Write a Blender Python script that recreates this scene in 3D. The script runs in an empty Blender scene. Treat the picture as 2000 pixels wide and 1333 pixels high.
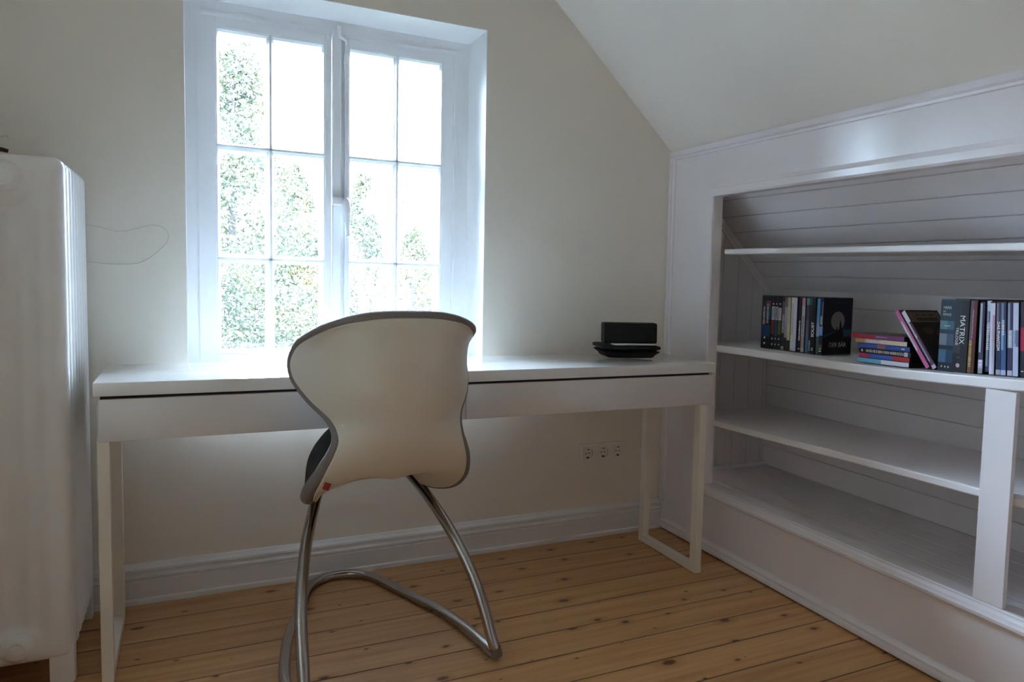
import bpy, bmesh, math, random
from mathutils import Vector, Matrix, noise

S = bpy.context.scene
COL = S.collection
PI = math.pi

# ------------------------------------------------------------------ camera
F_PX, CAM = 1522.50, Vector((0.2060, -2.6899, 1.0215))
YAW, PITCH, ROLL = 0.4963, -0.0751, 0.0284
fw = Vector((math.sin(YAW) * math.cos(PITCH), math.cos(YAW) * math.cos(PITCH), math.sin(PITCH)))
rt = fw.cross(Vector((0, 0, 1))).normalized()
up = rt.cross(fw)
r2 = rt * math.cos(ROLL) + up * math.sin(ROLL)
u2 = -rt * math.sin(ROLL) + up * math.cos(ROLL)
cd = bpy.data.cameras.new('camera')
cam = bpy.data.objects.new('camera', cd)
COL.objects.link(cam)
M = Matrix((r2, u2, -fw)).transposed().to_4x4()
M.translation = CAM
cam.matrix_world = M
cd.sensor_width = 36.0
cd.lens = F_PX / 2000 * 36
cd.shift_x = -194.66 / 2000
cd.shift_y = -7.85 / 2000
cd.clip_start = 0.02
S.camera = cam

# ------------------------------------------------------------------ sky and exposure
W = bpy.data.worlds.new('overcast_sky')
S.world = W
W.use_nodes = True
wn = W.node_tree.nodes
wl = W.node_tree.links
bg = wn['Background']
tc = wn.new('ShaderNodeTexCoord')
sx = wn.new('ShaderNodeSeparateXYZ')
rp = wn.new('ShaderNodeValToRGB')
wl.new(tc.outputs['Generated'], sx.inputs[0])
wl.new(sx.outputs['Z'], rp.inputs[0])
for k_, (p_, v_) in enumerate(((0.0, 0.30), (1.0, 1.0), (0.10, 0.42), (0.40, 0.78))):   # overcast: brighter overhead
    e = rp.color_ramp.elements[k_] if k_ < 2 else rp.color_ramp.elements.new(p_)
    e.position = p_
    e.color = (0.60 * v_, 0.765 * v_, 1.0 * v_, 1)
wl.new(rp.outputs[0], bg.inputs[0])
bg.inputs[1].default_value = 205.0

# light enters by the window; portal only guides the sky sampling
pl = bpy.data.lights.new('window_portal', 'AREA')
pl.shape = 'RECTANGLE'
pl.size, pl.size_y = 0.96, 1.26
pl.cycles.is_portal = True
po = bpy.data.objects.new('window_portal', pl)
COL.objects.link(po)
po.location = (0.665, 0.40, 1.26)
po.rotation_euler = (-PI / 2, 0, 0)

# warm fill lamp added behind the camera to lift camera-facing sides
al = bpy.data.lights.new('rear_fill_light', 'AREA')
al.shape = 'RECTANGLE'
al.size, al.size_y = 1.0, 1.0
al.energy = 0.7
al.color = (1.0, 0.70, 0.47)
ao = bpy.data.objects.new('rear_fill_light', al)
COL.objects.link(ao)
ao.location = (0.55, -4.12, 1.55)
ao.rotation_euler = (PI / 2, 0, 0)

vs = S.view_settings
vs.view_transform = 'Standard'
vs.look = 'None'
vs.exposure = 0.0
vs.gamma = 1.0
vs.use_curve_mapping = False
S.display_settings.display_device = 'sRGB'
cy = S.cycles
cy.use_denoising = True
cy.max_bounces = 14
cy.diffuse_bounces = 8
cy.glossy_bounces = 5
cy.transparent_max_bounces = 16
cy.sample_clamp_indirect = 0.0
cy.caustics_reflective = False
cy.caustics_refractive = False

# ------------------------------------------------------------------ materials
MATS = {}


def mat(name, col, rough=0.5, metal=0.0, spec=0.5, coat=0.0, bump=0.0, bscale=60.0, var=0.0, vscale=3.0):
    if name in MATS:
        return MATS[name]
    m = bpy.data.materials.new(name)
    m.use_nodes = True
    n, l = m.node_tree.nodes, m.node_tree.links
    b = n['Principled BSDF']
    b.inputs['Base Color'].default_value = (*col, 1)
    b.inputs['Roughness'].default_value = rough
    b.inputs['Metallic'].default_value = metal
    b.inputs['Specular IOR Level'].default_value = spec
    if coat:
        b.inputs['Coat Weight'].default_value = coat
        b.inputs['Coat Roughness'].default_value = 0.04
    t = n.new('ShaderNodeTexCoord')
    if bump:
        ns = n.new('ShaderNodeTexNoise')
        ns.inputs['Scale'].default_value = bscale
        ns.inputs['Detail'].default_value = 4
        bp = n.new('ShaderNodeBump')
        bp.inputs['Strength'].default_value = bump
        bp.inputs['Distance'].default_value = 0.002
        l.new(t.outputs['Object'], ns.inputs['Vector'])
        l.new(ns.outputs['Fac'], bp.inputs['Height'])
        l.new(bp.outputs['Normal'], b.inputs['Normal'])
    if var:
        ns = n.new('ShaderNodeTexNoise')
        ns.inputs['Scale'].default_value = vscale
        ns.inputs['Detail'].default_value = 3
        mx = n.new('ShaderNodeMix')
        mx.data_type = 'RGBA'
        mx.inputs[6].default_value = (*[c * (1 - var) for c in col], 1)
        mx.inputs[7].default_value = (*[min(1, c * (1 + var)) for c in col], 1)
        l.new(t.outputs['Object'], ns.inputs['Vector'])
        l.new(ns.outputs['Fac'], mx.inputs[0])
        l.new(mx.outputs[2], b.inputs['Base Color'])
    MATS[name] = m
    return m


WALL = mat('cream_wall_paint', (0.81, 0.765, 0.675), 0.85, spec=0.2, bump=0.25, bscale=35, var=0.015)
CEIL = mat('slope_paint', (0.80, 0.765, 0.70), 0.85, spec=0.2, bump=0.15, bscale=30)
GLOSSW = mat('white_gloss_paint', (0.80, 0.765, 0.79), 0.27, spec=0.95, bump=0.12, bscale=14, var=0.02)
ALCW = mat('alcove_white_paint', (0.82, 0.80, 0.815), 0.38, spec=0.45, bump=0.3, bscale=20, var=0.03)
WINW = mat('window_white_paint', (0.84, 0.85, 0.86), 0.32, spec=0.5, bump=0.15, bscale=40)
REVEAL = mat('reveal_white_paint', (0.83, 0.83, 0.82), 0.7, spec=0.3)
BASEB = mat('baseboard_paint', (0.76, 0.745, 0.73), 0.42, spec=0.4, bump=0.2, bscale=25, var=0.03)
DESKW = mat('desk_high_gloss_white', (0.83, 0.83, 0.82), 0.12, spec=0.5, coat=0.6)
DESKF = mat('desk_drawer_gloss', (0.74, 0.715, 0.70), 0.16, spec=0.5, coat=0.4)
DESKL = mat('desk_leg_lacquer', (0.80, 0.755, 0.66), 0.4)
DARK = mat('dark_gap', (0.02, 0.02, 0.022), 0.6)
RADW = mat('radiator_enamel', (0.80, 0.785, 0.765), 0.42, bump=0.35, bscale=22, var=0.015)
CREAM = mat('chair_shell_cream', (0.70, 0.65, 0.56), 0.38, spec=0.45, bump=0.08, bscale=90)
GREYF = mat('chair_grey_upholstery', (0.235, 0.215, 0.205), 0.75, spec=0.3, bump=0.3, bscale=350)
STEEL = mat('satin_chrome', (0.46, 0.44, 0.43), 0.17, metal=1.0)
BLACKP = mat('black_leatherette', (0.009, 0.010, 0.012), 0.6, spec=0.25, bump=0.3, bscale=160)
BLACKG = mat('black_gloss_plastic', (0.01, 0.01, 0.012), 0.2)
PAPER = mat('white_paper', (0.82, 0.82, 0.84), 0.7)
PLASTW = mat('socket_plastic', (0.80, 0.77, 0.72), 0.35)
WIRE = mat('grey_wire', (0.5, 0.49, 0.47), 0.5, metal=0.2)
RED = mat('red_tag', (0.28, 0.018, 0.025), 0.6)


def glass_mat():
    m = bpy.data.materials.new('window_glass')
    m.use_nodes = True
    n, l = m.node_tree.nodes, m.node_tree.links
    n.remove(n['Principled BSDF'])
    tr = n.new('ShaderNodeBsdfTransparent')
    tr.inputs[0].default_value = (0.96, 0.98, 0.975, 1)
    gl = n.new('ShaderNodeBsdfGlossy')
    gl.inputs['Roughness'].default_value = 0.02
    fr = n.new('ShaderNodeFresnel')
    fr.inputs[0].default_value = 1.45
    mx = n.new('ShaderNodeMixShader')
    l.new(fr.outputs[0], mx.inputs[0])
    l.new(tr.outputs[0], mx.inputs[1])
    l.new(gl.outputs[0], mx.inputs[2])
    l.new(mx.outputs[0], n['Material Output'].inputs[0])
    return m


GLASS = glass_mat()


def plank_mat(name, col, axis, period, phase, gap=0.013, rough=0.38, depth=0.003, groove=0.72):
    """painted tongue-and-groove boards: narrow groove lines across `axis`"""
    m = bpy.data.materials.new(name)
    m.use_nodes = True
    n, l = m.node_tree.nodes, m.node_tree.links
    b = n['Principled BSDF']
    b.inputs['Roughness'].default_value = rough
    t = n.new('ShaderNodeTexCoord')
    s = n.new('ShaderNodeSeparateXYZ')
    l.new(t.outputs['Object'], s.inputs[0])

    def mth(op, a, bb=None):
        q = n.new('ShaderNodeMath')
        q.operation = op
        for i, v in enumerate((a, bb)):
            if v is None:
                continue
            if isinstance(v, (int, float)):
                q.inputs[i].default_value = v
            else:
                l.new(v, q.inputs[i])
        return q.outputs[0]
    v = mth('DIVIDE', mth('SUBTRACT', s.outputs[axis], phase), period)
    fr = mth('FRACT', v)
    d = mth('MINIMUM', fr, mth('SUBTRACT', 1.0, fr))
    g = mth('LESS_THAN', d, gap)
    sm = mth('MINIMUM', mth('DIVIDE', d, gap * 2.2), 1.0)
    mx = n.new('ShaderNodeMix')
    mx.data_type = 'RGBA'
    mx.inputs[6].default_value = (*col, 1)
    mx.inputs[7].default_value = (*[min(0.9, c * groove) for c in col], 1)
    l.new(g, mx.inputs[0])
    l.new(mx.outputs[2], b.inputs['Base Color'])
    bp = n.new('ShaderNodeBump')
    bp.inputs['Strength'].default_value = 0.8
    bp.inputs['Distance'].default_value = depth
    l.new(sm, bp.inputs['Height'])
    l.new(bp.outputs[0], b.inputs['Normal'])
    return m


def floor_mat():
    m = bpy.data.materials.new('oiled_pine_boards')
    m.use_nodes = True
    n, l = m.node_tree.nodes, m.node_tree.links
    b = n['Principled BSDF']
    t = n.new('ShaderNodeTexCoord')
    s = n.new('ShaderNodeSeparateXYZ')
    l.new(t.outputs['Object'], s.inputs[0])

    def mth(op, a, bb=None, c=None):
        q = n.new('ShaderNodeMath')
        q.operation = op
        for i, v in enumerate((a, bb, c)):
            if v is None:
                continue
            if isinstance(v, (int, float)):
                q.inputs[i].default_value = v
            else:
                l.new(v, q.inputs[i])
        return q.outputs[0]

    def comb(a, bb, c):
        q = n.new('ShaderNodeCombineXYZ')
        for i, v in enumerate((a, bb, c)):
            if isinstance(v, (int, float)):
                q.inputs[i].default_value = v
            else:
                l.new(v, q.inputs[i])
        return q.outputs[0]

    def ramp(fac, stops):
        r = n.new('ShaderNodeValToRGB')
        l.new(fac, r.inputs[0])
        r.color_ramp.elements[0].position, r.color_ramp.elements[0].color = stops[0][0], (*stops[0][1], 1)
        r.color_ramp.elements[1].position, r.color_ramp.elements[1].color = stops[-1][0], (*stops[-1][1], 1)
        for p, c in stops[1:-1]:
            e = r.color_ramp.elements.new(p)
            e.color = (*c, 1)
        return r.outputs[0]

    def mix(fac, a, bb, mode='MIX'):
        q = n.new('ShaderNodeMix')
        q.data_type = 'RGBA'
        q.blend_type = mode
        if isinstance(fac, (int, float)):
            q.inputs[0].default_value = fac
        else:
            l.new(fac, q.inputs[0])
        for i, v in ((6, a), (7, bb)):
            if isinstance(v, tuple):
                q.inputs[i].default_value = (*v, 1)
            else:
                l.new(v, q.inputs[i])
        return q.outputs[2]
    X, Y = s.outputs['X'], s.outputs['Y']
    v = mth('DIVIDE', mth('ADD', Y, 0.0205), 0.1372)
    row = mth('FLOOR', v)
    fr = mth('FRACT', v)
    d = mth('MINIMUM', fr, mth('SUBTRACT', 1.0, fr))
    wn_ = n.new('ShaderNodeTexWhiteNoise')
    wn_.noise_dimensions = '1D'
    l.new(row, wn_.inputs['W'])
    rnd = wn_.outputs['Value']
    # grain stretched along the board
    g = n.new('ShaderNodeTexNoise')
    g.inputs['Scale'].default_value = 1.0
    g.inputs['Detail'].default_value = 6
    g.inputs['Distortion'].default_value = 0.35
    l.new(comb(mth('ADD', mth('MULTIPLY', X, 2.2), mth('MULTIPLY', row, 7.31)), mth('MULTIPLY', Y, 42), mth('MULTIPLY', row, 3.7)), g.inputs['Vector'])
    g2 = n.new('ShaderNodeTexNoise')
    g2.inputs['Scale'].default_value = 1.0
    g2.inputs['Detail'].default_value = 3
    l.new(comb(mth('ADD', mth('MULTIPLY', X, 1.1), mth('MULTIPLY', row, 5.1)), mth('MULTIPLY', Y, 9), row), g2.inputs['Vector'])
    base = ramp(g.outputs['Fac'], [(0.30, (0.50, 0.255, 0.105)), (0.5, (0.64, 0.37, 0.165)), (0.70, (0.74, 0.47, 0.235))])
    base = mix(mth('MULTIPLY', g2.outputs['Fac'], 0.55), base, (0.52, 0.26, 0.10))
    tone = ramp(rnd, [(0.0, (0.86, 0.80, 0.74)), (0.5, (1.02, 1.0, 0.98)), (1.0, (1.16, 1.13, 1.10))])
    base = mix(1.0, base, tone, 'MULTIPLY')
    # knots
    vo = n.new('ShaderNodeTexVoronoi')
    vo.voronoi_dimensions = '2D'
    vo.inputs['Scale'].default_value = 1.0
    vo.inputs['Randomness'].default_value = 1.0
    wob = n.new('ShaderNodeTexNoise')
    wob.inputs['Scale'].default_value = 25
    l.new(t.outputs['Object'], wob.inputs['Vector'])
    kx = mth('ADD', mth('MULTIPLY', X, 5.2), mth('ADD', mth('MULTIPLY', wob.outputs['Fac'], 0.10), mth('MULTIPLY', row, 3.37)))
    l.new(comb(kx, mth('ADD', mth('MULTIPLY', Y, 8.4), mth('MULTIPLY', row, 5.71)), 0.0), vo.inputs['Vector'])
    sc = n.new('ShaderNodeSeparateColor')
    l.new(vo.outputs['Color'], sc.inputs[0])
    size = mth('MULTIPLY', mth('MULTIPLY', sc.outputs[0], sc.outputs[1]), 0.12)
    k = mth('SUBTRACT', 1.0, mth('DIVIDE', vo.outputs['Distance'], mth('ADD', size, 0.022)))
    kk = mth('MINIMUM', mth('MAXIMUM', mth('MULTIPLY', k, 2.5), 0.0), 1.0)
    halo = mth('MAXIMUM', mth('SUBTRACT', 1.0, mth('DIVIDE', vo.outputs['Distance'], mth('ADD', mth('MULTIPLY', size, 3.0), 0.02))), 0.0)
    base = mix(mth('MULTIPLY', halo, 0.6), base, (0.36, 0.16, 0.05))
    base = mix(mth('MULTIPLY', kk, 0.85), base, (0.10, 0.03, 0.012))
    gap = mth('LESS_THAN', d, 0.015)
    base = mix(mth('MULTIPLY', gap, 0.85), base, (0.035, 0.015, 0.006))
    l.new(base, b.inputs['Base Color'])
    rr = n.new('ShaderNodeMapRange')
    rr.inputs['To Min'].default_value = 0.34
    rr.inputs['To Max'].default_value = 0.5
    l.new(g.outputs['Fac'], rr.inputs[0])
    l.new(rr.outputs[0], b.inputs['Roughness'])
    bp = n.new('ShaderNodeBump')
    bp.inputs['Strength'].default_value = 0.6
    bp.inputs['Distance'].default_value = 0.003
    hh = mth('ADD', mth('MINIMUM', mth('DIVIDE', d, 0.03), 1.0), mth('MULTIPLY', g.outputs['Fac'], 0.12))
    l.new(hh, bp.inputs['Height'])
    l.new(bp.outputs[0], b.inputs['Normal'])
    return m


# ------------------------------------------------------------------ mesh helpers
def link(name, me, parent=None, m=None, smooth=False):
    o = bpy.data.objects.new(name, me)
    COL.objects.link(o)
    if parent:
        o.parent = parent
    if m is not None:
        for q in (m if isinstance(m, (list, tuple)) else [m]):
            me.materials.append(q)
    if smooth:
        for p in me.polygons:
            p.use_smooth = True
    return o


def fin(bm, name, m, parent=None, smooth=False, autos=None):
    bmesh.ops.recalc_face_normals(bm, faces=bm.faces)
    me = bpy.data.meshes.new(name)
    bm.to_mesh(me)
    bm.free()
    o = link(name, me, parent, m, smooth)
    if autos is not None:
        me.set_sharp_from_angle(angle=math.radians(autos))
    return o


def bx(bm, x0, x1, y0, y1, z0, z1, bev=0.0, seg=2, mi=0):
    vs_ = [bm.verts.new((x, y, z)) for x in (x0, x1) for y in (y0, y1) for z in (z0, z1)]
    idx = [(0, 1, 3, 2), (4, 6, 7, 5), (0, 4, 5, 1), (2, 3, 7, 6), (0, 2, 6, 4), (1, 5, 7, 3)]
    fs = [bm.faces.new([vs_[i] for i in f]) for f in idx]
    for f in fs:
        f.material_index = mi
    if bev:
        es = set(e for f in fs for e in f.edges)
        bmesh.ops.bevel(bm, geom=list(es), offset=bev, segments=seg, affect='EDGES', profile=0.5)


def box(name, m, x0, x1, y0, y1, z0, z1, parent=None, bev=0.0, seg=2):
    bm = bmesh.new()
    bx(bm, min(x0, x1), max(x0, x1), min(y0, y1), max(y0, y1), min(z0, z1), max(z0, z1), bev, seg)
    return fin(bm, name, m, parent, smooth=bool(bev), autos=35 if bev else None)


def prism(bm, pts, a0, a1, fn):
    """closed 2D outline `pts` swept from a0 to a1; fn(p, a) -> xyz"""
    A = [bm.verts.new(fn(p, a0)) for p in pts]
    B = [bm.verts.new(fn(p, a1)) for p in pts]
    k = len(pts)
    for i in range(k):
        bm.faces.new((A[i], A[(i + 1) % k], B[(i + 1) % k], B[i]))
    bm.faces.new(A)
    bm.faces.new(B[::-1])


def catmull(P, n=8):
    P = [Vector(p) for p in P]
    out = []
    for i in range(len(P) - 1):
        p0 = P[i - 1] if i else P[i] * 2 - P[i + 1]
        p1, p2 = P[i], P[i + 1]
        p3 = P[i + 2] if i + 2 < len(P) else P[i + 1] * 2 - P[i]
        for k in range(n):
            t = k / n
            out.append(0.5 * ((2 * p1) + (p2 - p0) * t + (2 * p0 - 5 * p1 + 4 * p2 - p3) * t * t + (3 * p1 - p0 - 3 * p2 + p3) * t ** 3))
    out.append(P[-1])
    return out


def tube(bm, path, r, n=12, caps=True):
    rings = []
    prev = None
    for i, p in enumerate(path):
        a = path[max(0, i - 1)]
        c = path[min(len(path) - 1, i + 1)]
        d = (c - a).normalized()
        if prev is None:
            q = d.orthogonal().normalized()
        else:
            q = (prev - d * prev.dot(d)).normalized()
        prev = q
        w = d.cross(q)
        rr = r(i / (len(path) - 1)) if callable(r) else r
        rings.append([bm.verts.new(p + (q * math.cos(2 * PI * k / n) + w * math.sin(2 * PI * k / n)) * rr) for k in range(n)])
    for A, B in zip(rings[:-1], rings[1:]):
        for k in range(n):
            bm.faces.new((A[k], A[(k + 1) % n], B[(k + 1) % n], B[k]))
    if caps:
        bm.faces.new(rings[0][::-1])
        bm.faces.new(rings[-1])


def lathe(bm, prof, origin, axis=(0, 0, 1), n=24):
    ax = Vector(axis).normalized()
    q = ax.orthogonal().normalized()
    w = ax.cross(q)
    O = Vector(origin)
    rings = []
    for r, h in prof:
        rings.append([bm.verts.new(O + ax * h + (q * math.cos(2 * PI * k / n) + w * math.sin(2 * PI * k / n)) * max(r, 1e-5)) for k in range(n)])
    for A, B in zip(rings[:-1], rings[1:]):
        for k in range(n):
            bm.faces.new((A[k], A[(k + 1) % n], B[(k + 1) % n], B[k]))
    bm.faces.new(rings[0][::-1])
    bm.faces.new(rings[-1])


def empty(name, loc=(0, 0, 0), rz=0.0):
    o = bpy.data.objects.new(name, None)
    COL.objects.link(o)
    o.location = loc
    o.rotation_euler = (0, 0, rz)
    o.empty_display_size = 0.05
    return o


def tag(o, label, cat, group=None):
    o['label'] = label
    o['category'] = cat
    if group:
        o['group'] = group
    return o


def struct(o, label=None):
    o['kind'] = 'structure'
    if label:
        o['label'] = label
    return o


def text_part(txt, size, m, parent, mw, name='title_lettering', sx=1.0, bold=0.0):
    cu = bpy.data.curves.new(name, 'FONT')
    cu.body = txt
    cu.size = size
    cu.extrude = 0.00015
    cu.offset = bold
    cu.align_x = 'CENTER'
    cu.align_y = 'CENTER'
    t = bpy.data.objects.new(name, cu)
    COL.objects.link(t)
    bpy.context.view_layer.update()
    me = bpy.data.meshes.new_from_object(t.evaluated_get(bpy.context.evaluated_depsgraph_get()))
    bpy.data.objects.remove(t)
    bpy.data.curves.remove(cu)
    me.transform(mw @ Matrix.Diagonal((sx, 1, 1, 1)))
    me.materials.clear()
    return link(name, me, parent, m)


# ------------------------------------------------------------------ room shell
XR, HK, SL = 1.916, 1.5305, 0.9456
XL, YB, ZC = -0.335, -4.2, 2.42
WX0, WX1, WZ0, WZ1, RD = 0.195, 1.134, 0.665, 1.8786, 0.1986
TW = 0.34

o = box('floor', floor_mat(), XL - 0.1, 2.5, YB - 0.1, 0.0, -0.06, 0.0)
struct(o, 'oiled pine floorboards with dark knots')

bm = bmesh.new()
xr2, zt2 = 2.6, ZC + 0.1
bx(bm, XL - 0.1, WX0, 0, TW, -0.06, zt2)
bx(bm, WX1, xr2, 0, TW, -0.06, zt2)
bx(bm, WX0, WX1, 0, TW, -0.06, WZ0)
bx(bm, WX0, WX1, 0, TW, WZ1, zt2)
o = fin(bm, 'wall_back', WALL)
struct(o, 'cream painted wall around the window')
struct(box('wall_left', WALL, XL - 0.1, XL, YB - 0.1, 0, -0.06, ZC + 0.1))
struct(box('wall_rear', mat('rear_wall_bounce_tone', (0.34, 0.26, 0.18), 0.6), XL - 0.1, 2.6, YB - 0.1, YB, -0.06, ZC + 0.1))  # unseen wall, toned dark and warm to cut and tint the bounce light
xs_ = XR - (ZC - HK) / SL
struct(box('ceiling', CEIL, XL - 0.1, xs_ + 0.05, YB, 0, ZC, ZC + 0.1))
bm = bmesh.new()
zlow = HK - 0.002
prism(bm, [(XR + 0.02, HK - 0.019), (xs_, ZC), (xs_ + 0.11, ZC + 0.08), (XR + 0.13, HK + 0.06)], YB, 0, lambda p, a: (p[0], a, p[1]))
struct(fin(bm, 'ceiling_slope', CEIL), 'sloping cream ceiling above the built-in shelves')

# knee wall with the alcove opening
OY0, OY1, OZ0, OZ1 = -0.300, -2.45, 0.2487, 1.3353
KT = 0.034
bm = bmesh.new()
bx(bm, XR, XR + KT, YB, OY1, 0.006, HK)
bx(bm, XR, XR + KT, OY0, 0, 0.006, HK)
bx(bm, XR, XR + KT, OY1, OY0, 0.006, OZ0 - 0.012)
bx(bm, XR, XR + KT, OY1, OY0, OZ1, HK)
struct(fin(bm, 'wall_right', GLOSSW), 'white gloss painted knee wall')

# mouldings on the knee wall
bm = bmesh.new()
prism(bm, [(0, 1.531), (-0.012, 1.531), (-0.013, 1.513), (-0.008, 1.510), (-0.011, 1.506), (-0.008, 1.499), (0, 1.498)], YB, -0.001, lambda p, a: (XR + p[0], a, p[1]))
prism(bm, [(0, -0.001), (-0.012, -0.001), (-0.012, -0.014), (-0.008, -0.017), (-0.011, -0.024), (-0.006, -0.034), (0, -0.036)], 0.05, 1.50, lambda p, a: (XR + p[0], p[1], a))
struct(fin(bm, 'trim_1', GLOSSW), 'narrow moulding edging the knee wall')
bm = bmesh.new()
prism(bm, [(0, 1.378), (-0.004, 1.377), (-0.007, 1.366), (-0.009, 1.362), (-0.009, 1.342), (-0.003, 1.3353), (0.0, 1.3353)], OY1, -0.28, lambda p, a: (XR + p[0], a, p[1]))
prism(bm, [(0, -0.282), (-0.007, -0.284), (-0.008, -0.296), (-0.004, -0.300), (0, -0.300)], 0.262, 1.336, lambda p, a: (XR + p[0], p[1], a))
struct(fin(bm, 'trim_2', GLOSSW), 'flat moulding around the alcove opening')
bm = bmesh.new()
prism(bm, [(0.06, 0.2487), (0.010, 0.2487), (0.008, 0.253), (-0.001, 0.253), (-0.003, 0.2487), (-0.010, 0.2487), (-0.013, 0.246), (-0.016, 0.240), (-0.021, 0.238),
           (-0.026, 0.232), (-0.025, 0.224), (-0.018, 0.218), (-0.012, 0.217), (-0.008, 0.212), (0, 0.208), (0, 0.225), (0.06, 0.225)], OY1 - 0.2, OY0 + 0.012, lambda p, a: (XR + p[0], a, p[1]))
struct(fin(bm, 'trim_3', GLOSSW, smooth=True, autos=40), 'rounded sill moulding below the alcove')
bm = bmesh.new()
prism(bm, [(0, 0.007), (-0.016, 0.007), (-0.017, 0.020), (-0.013, 0.026), (-0.014, 0.034), (-0.008, 0.043), (0, 0.046)], YB, -0.001, lambda p, a: (XR + p[0], a, p[1]))
struct(fin(bm, 'baseboard_right', GLOSSW, smooth=True, autos=40), 'thin white moulding along the floor under the knee wall')
# dark strip under it, painting in the shadow of the gap
struct(box('gap_shadow_strip', DARK, XR - 0.006, XR + KT, YB, 0, 0.0, 0.0065), 'dark strip standing in for the shadow under the knee wall')

# back baseboard
bm = bmesh.new()
bbp = [(0, 0.0), (-0.024, 0.0), (-0.026, 0.006), (-0.024, 0.016), (-0.019, 0.019), (-0.0185, 0.070), (-0.016, 0.074), (-0.021, 0.079), (-0.021, 0.085), (-0.015, 0.089),
       (-0.0145, 0.096), (-0.018, 0.100), (-0.017, 0.107), (-0.010, 0.113), (-0.005, 0.121), (0, 0.122)]
prism(bm, bbp, XL, XR - 0.013, lambda p, a: (a, p[0], p[1]))
struct(fin(bm, 'baseboard_back', BASEB, smooth=True, autos=30), 'profiled white baseboard below the window wall')
bm = bmesh.new()
prism(bm, bbp, YB, -0.03, lambda p, a: (XL - p[0], a, p[1]))
struct(fin(bm, 'baseboard_left', BASEB, smooth=True, autos=30))

# alcove interior (tongue and groove boards)
AX, AY0 = 2.371, -0.090
Z1 = 0.995
ASL = 1.05
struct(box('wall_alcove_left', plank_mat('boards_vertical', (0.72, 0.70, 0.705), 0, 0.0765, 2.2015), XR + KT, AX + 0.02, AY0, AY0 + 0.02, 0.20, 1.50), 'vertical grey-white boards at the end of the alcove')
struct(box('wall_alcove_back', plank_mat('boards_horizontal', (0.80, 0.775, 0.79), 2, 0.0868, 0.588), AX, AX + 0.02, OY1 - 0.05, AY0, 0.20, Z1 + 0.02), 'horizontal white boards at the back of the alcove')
struct(box('wall_alcove_right', ALCW, XR + KT, AX + 0.02, OY1 - 0.07, OY1 - 0.05, 0.20, 1.50))
bm = bmesh.new()
ang = math.atan2(ASL, 1)
Lsl = 0.62
bx(bm, -Lsl, 0.02, OY1 - 0.06, AY0 + 0.01, 0.0, 0.015)
o = fin(bm, 'ceiling_alcove', plank_mat('boards_slope', (0.82, 0.80, 0.82), 0, 0.0797, -0.0725, gap=0.02))
# local x runs down the slope towards the back wall
o.matrix_world = Matrix.Translation((AX, 0, Z1)) @ Matrix.Rotation(ang, 4, 'Y')
struct(o, 'sloping white boards inside the alcove')
struct(box('floor_alcove', plank_mat('boards_floor', (0.74, 0.72, 0.735), 0, 0.0820, 1.9545, gap=0.03, groove=1.25), XR + 0.05, AX, OY1 - 0.05, AY0, 0.215, 0.240), 'grooved grey-white boards of the alcove floor')
bm = bmesh.new()
bx(bm, XR + 0.05, AX - 0.001, AY0 - 0.012, AY0 - 0.0005, 0.240, 0.256)
d = Vector((-1, 0, ASL)).normalized()
nn = Vector((-ASL, 0, -1)).normalized()
for w0, w1, dep in ((0.002, 0.022, 0.016), (0.022, 0.030, 0.008)):
    P0 = Vector((AX, 0, Z1)) - d * 0.0
    q = [P0 + nn * w0, P0 + nn * w1, P0 + nn * w1 + d * 0.60, P0 + nn * w0 + d * 0.60]
    A = [bm.verts.new((p.x, AY0 - 0.0005, p.z)) for p in q]
    B = [bm.verts.new((p.x, AY0 - dep, p.z)) for p in q]
    for i in range(4):
        bm.faces.new((A[i], A[(i + 1) % 4], B[(i + 1) % 4], B[i]))
    bm.faces.new(A)
    bm.faces.new(B[::-1])
struct(fin(bm, 'trim_5', ALCW), 'slanting batten where boards meet the alcove slope')


# shelves: fixed boards, not quite level
def interp(x, xs, ys):
    if x <= xs[0]:
        return ys[0]
    for a_, b_, c_, d_ in zip(xs[:-1], xs[1:], ys[:-1], ys[1:]):
        if x <= b_:
            return c_ + (d_ - c_) * (x - a_) / (b_ - a_)
    return ys[-1]


def shelf(name, xff, xb, ya, yb, zf_, th, label):
    bm = bmesh.new()
    rings = []
    n = 36
    for k in range(n + 1):
        y = ya + (yb - ya) * k / n
        xf, z = xff(y), zf_(y)
        prof = [(xf, -th + 0.003), (xf, -0.004), (xf + 0.001, -0.001), (xf + 0.004, 0.0), (xb, 0.0), (xb, -th), (xf + 0.003, -th)]
        rings.append([bm.verts.new((p[0], y, z + p[1])) for p in prof])
    for A, B in zip(rings[:-1], rings[1:]):
        for q in range(7):
            bm.faces.new((A[q], A[(q + 1) % 7], B[(q + 1) % 7], B[q]))
    bm.faces.new(rings[0])
    bm.faces.new(rings[-1][::-1])
    o = fin(bm, name, ALCW)
    tag(o, label, 'shelf', 'shelf boards of the alcove')
    return o


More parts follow.
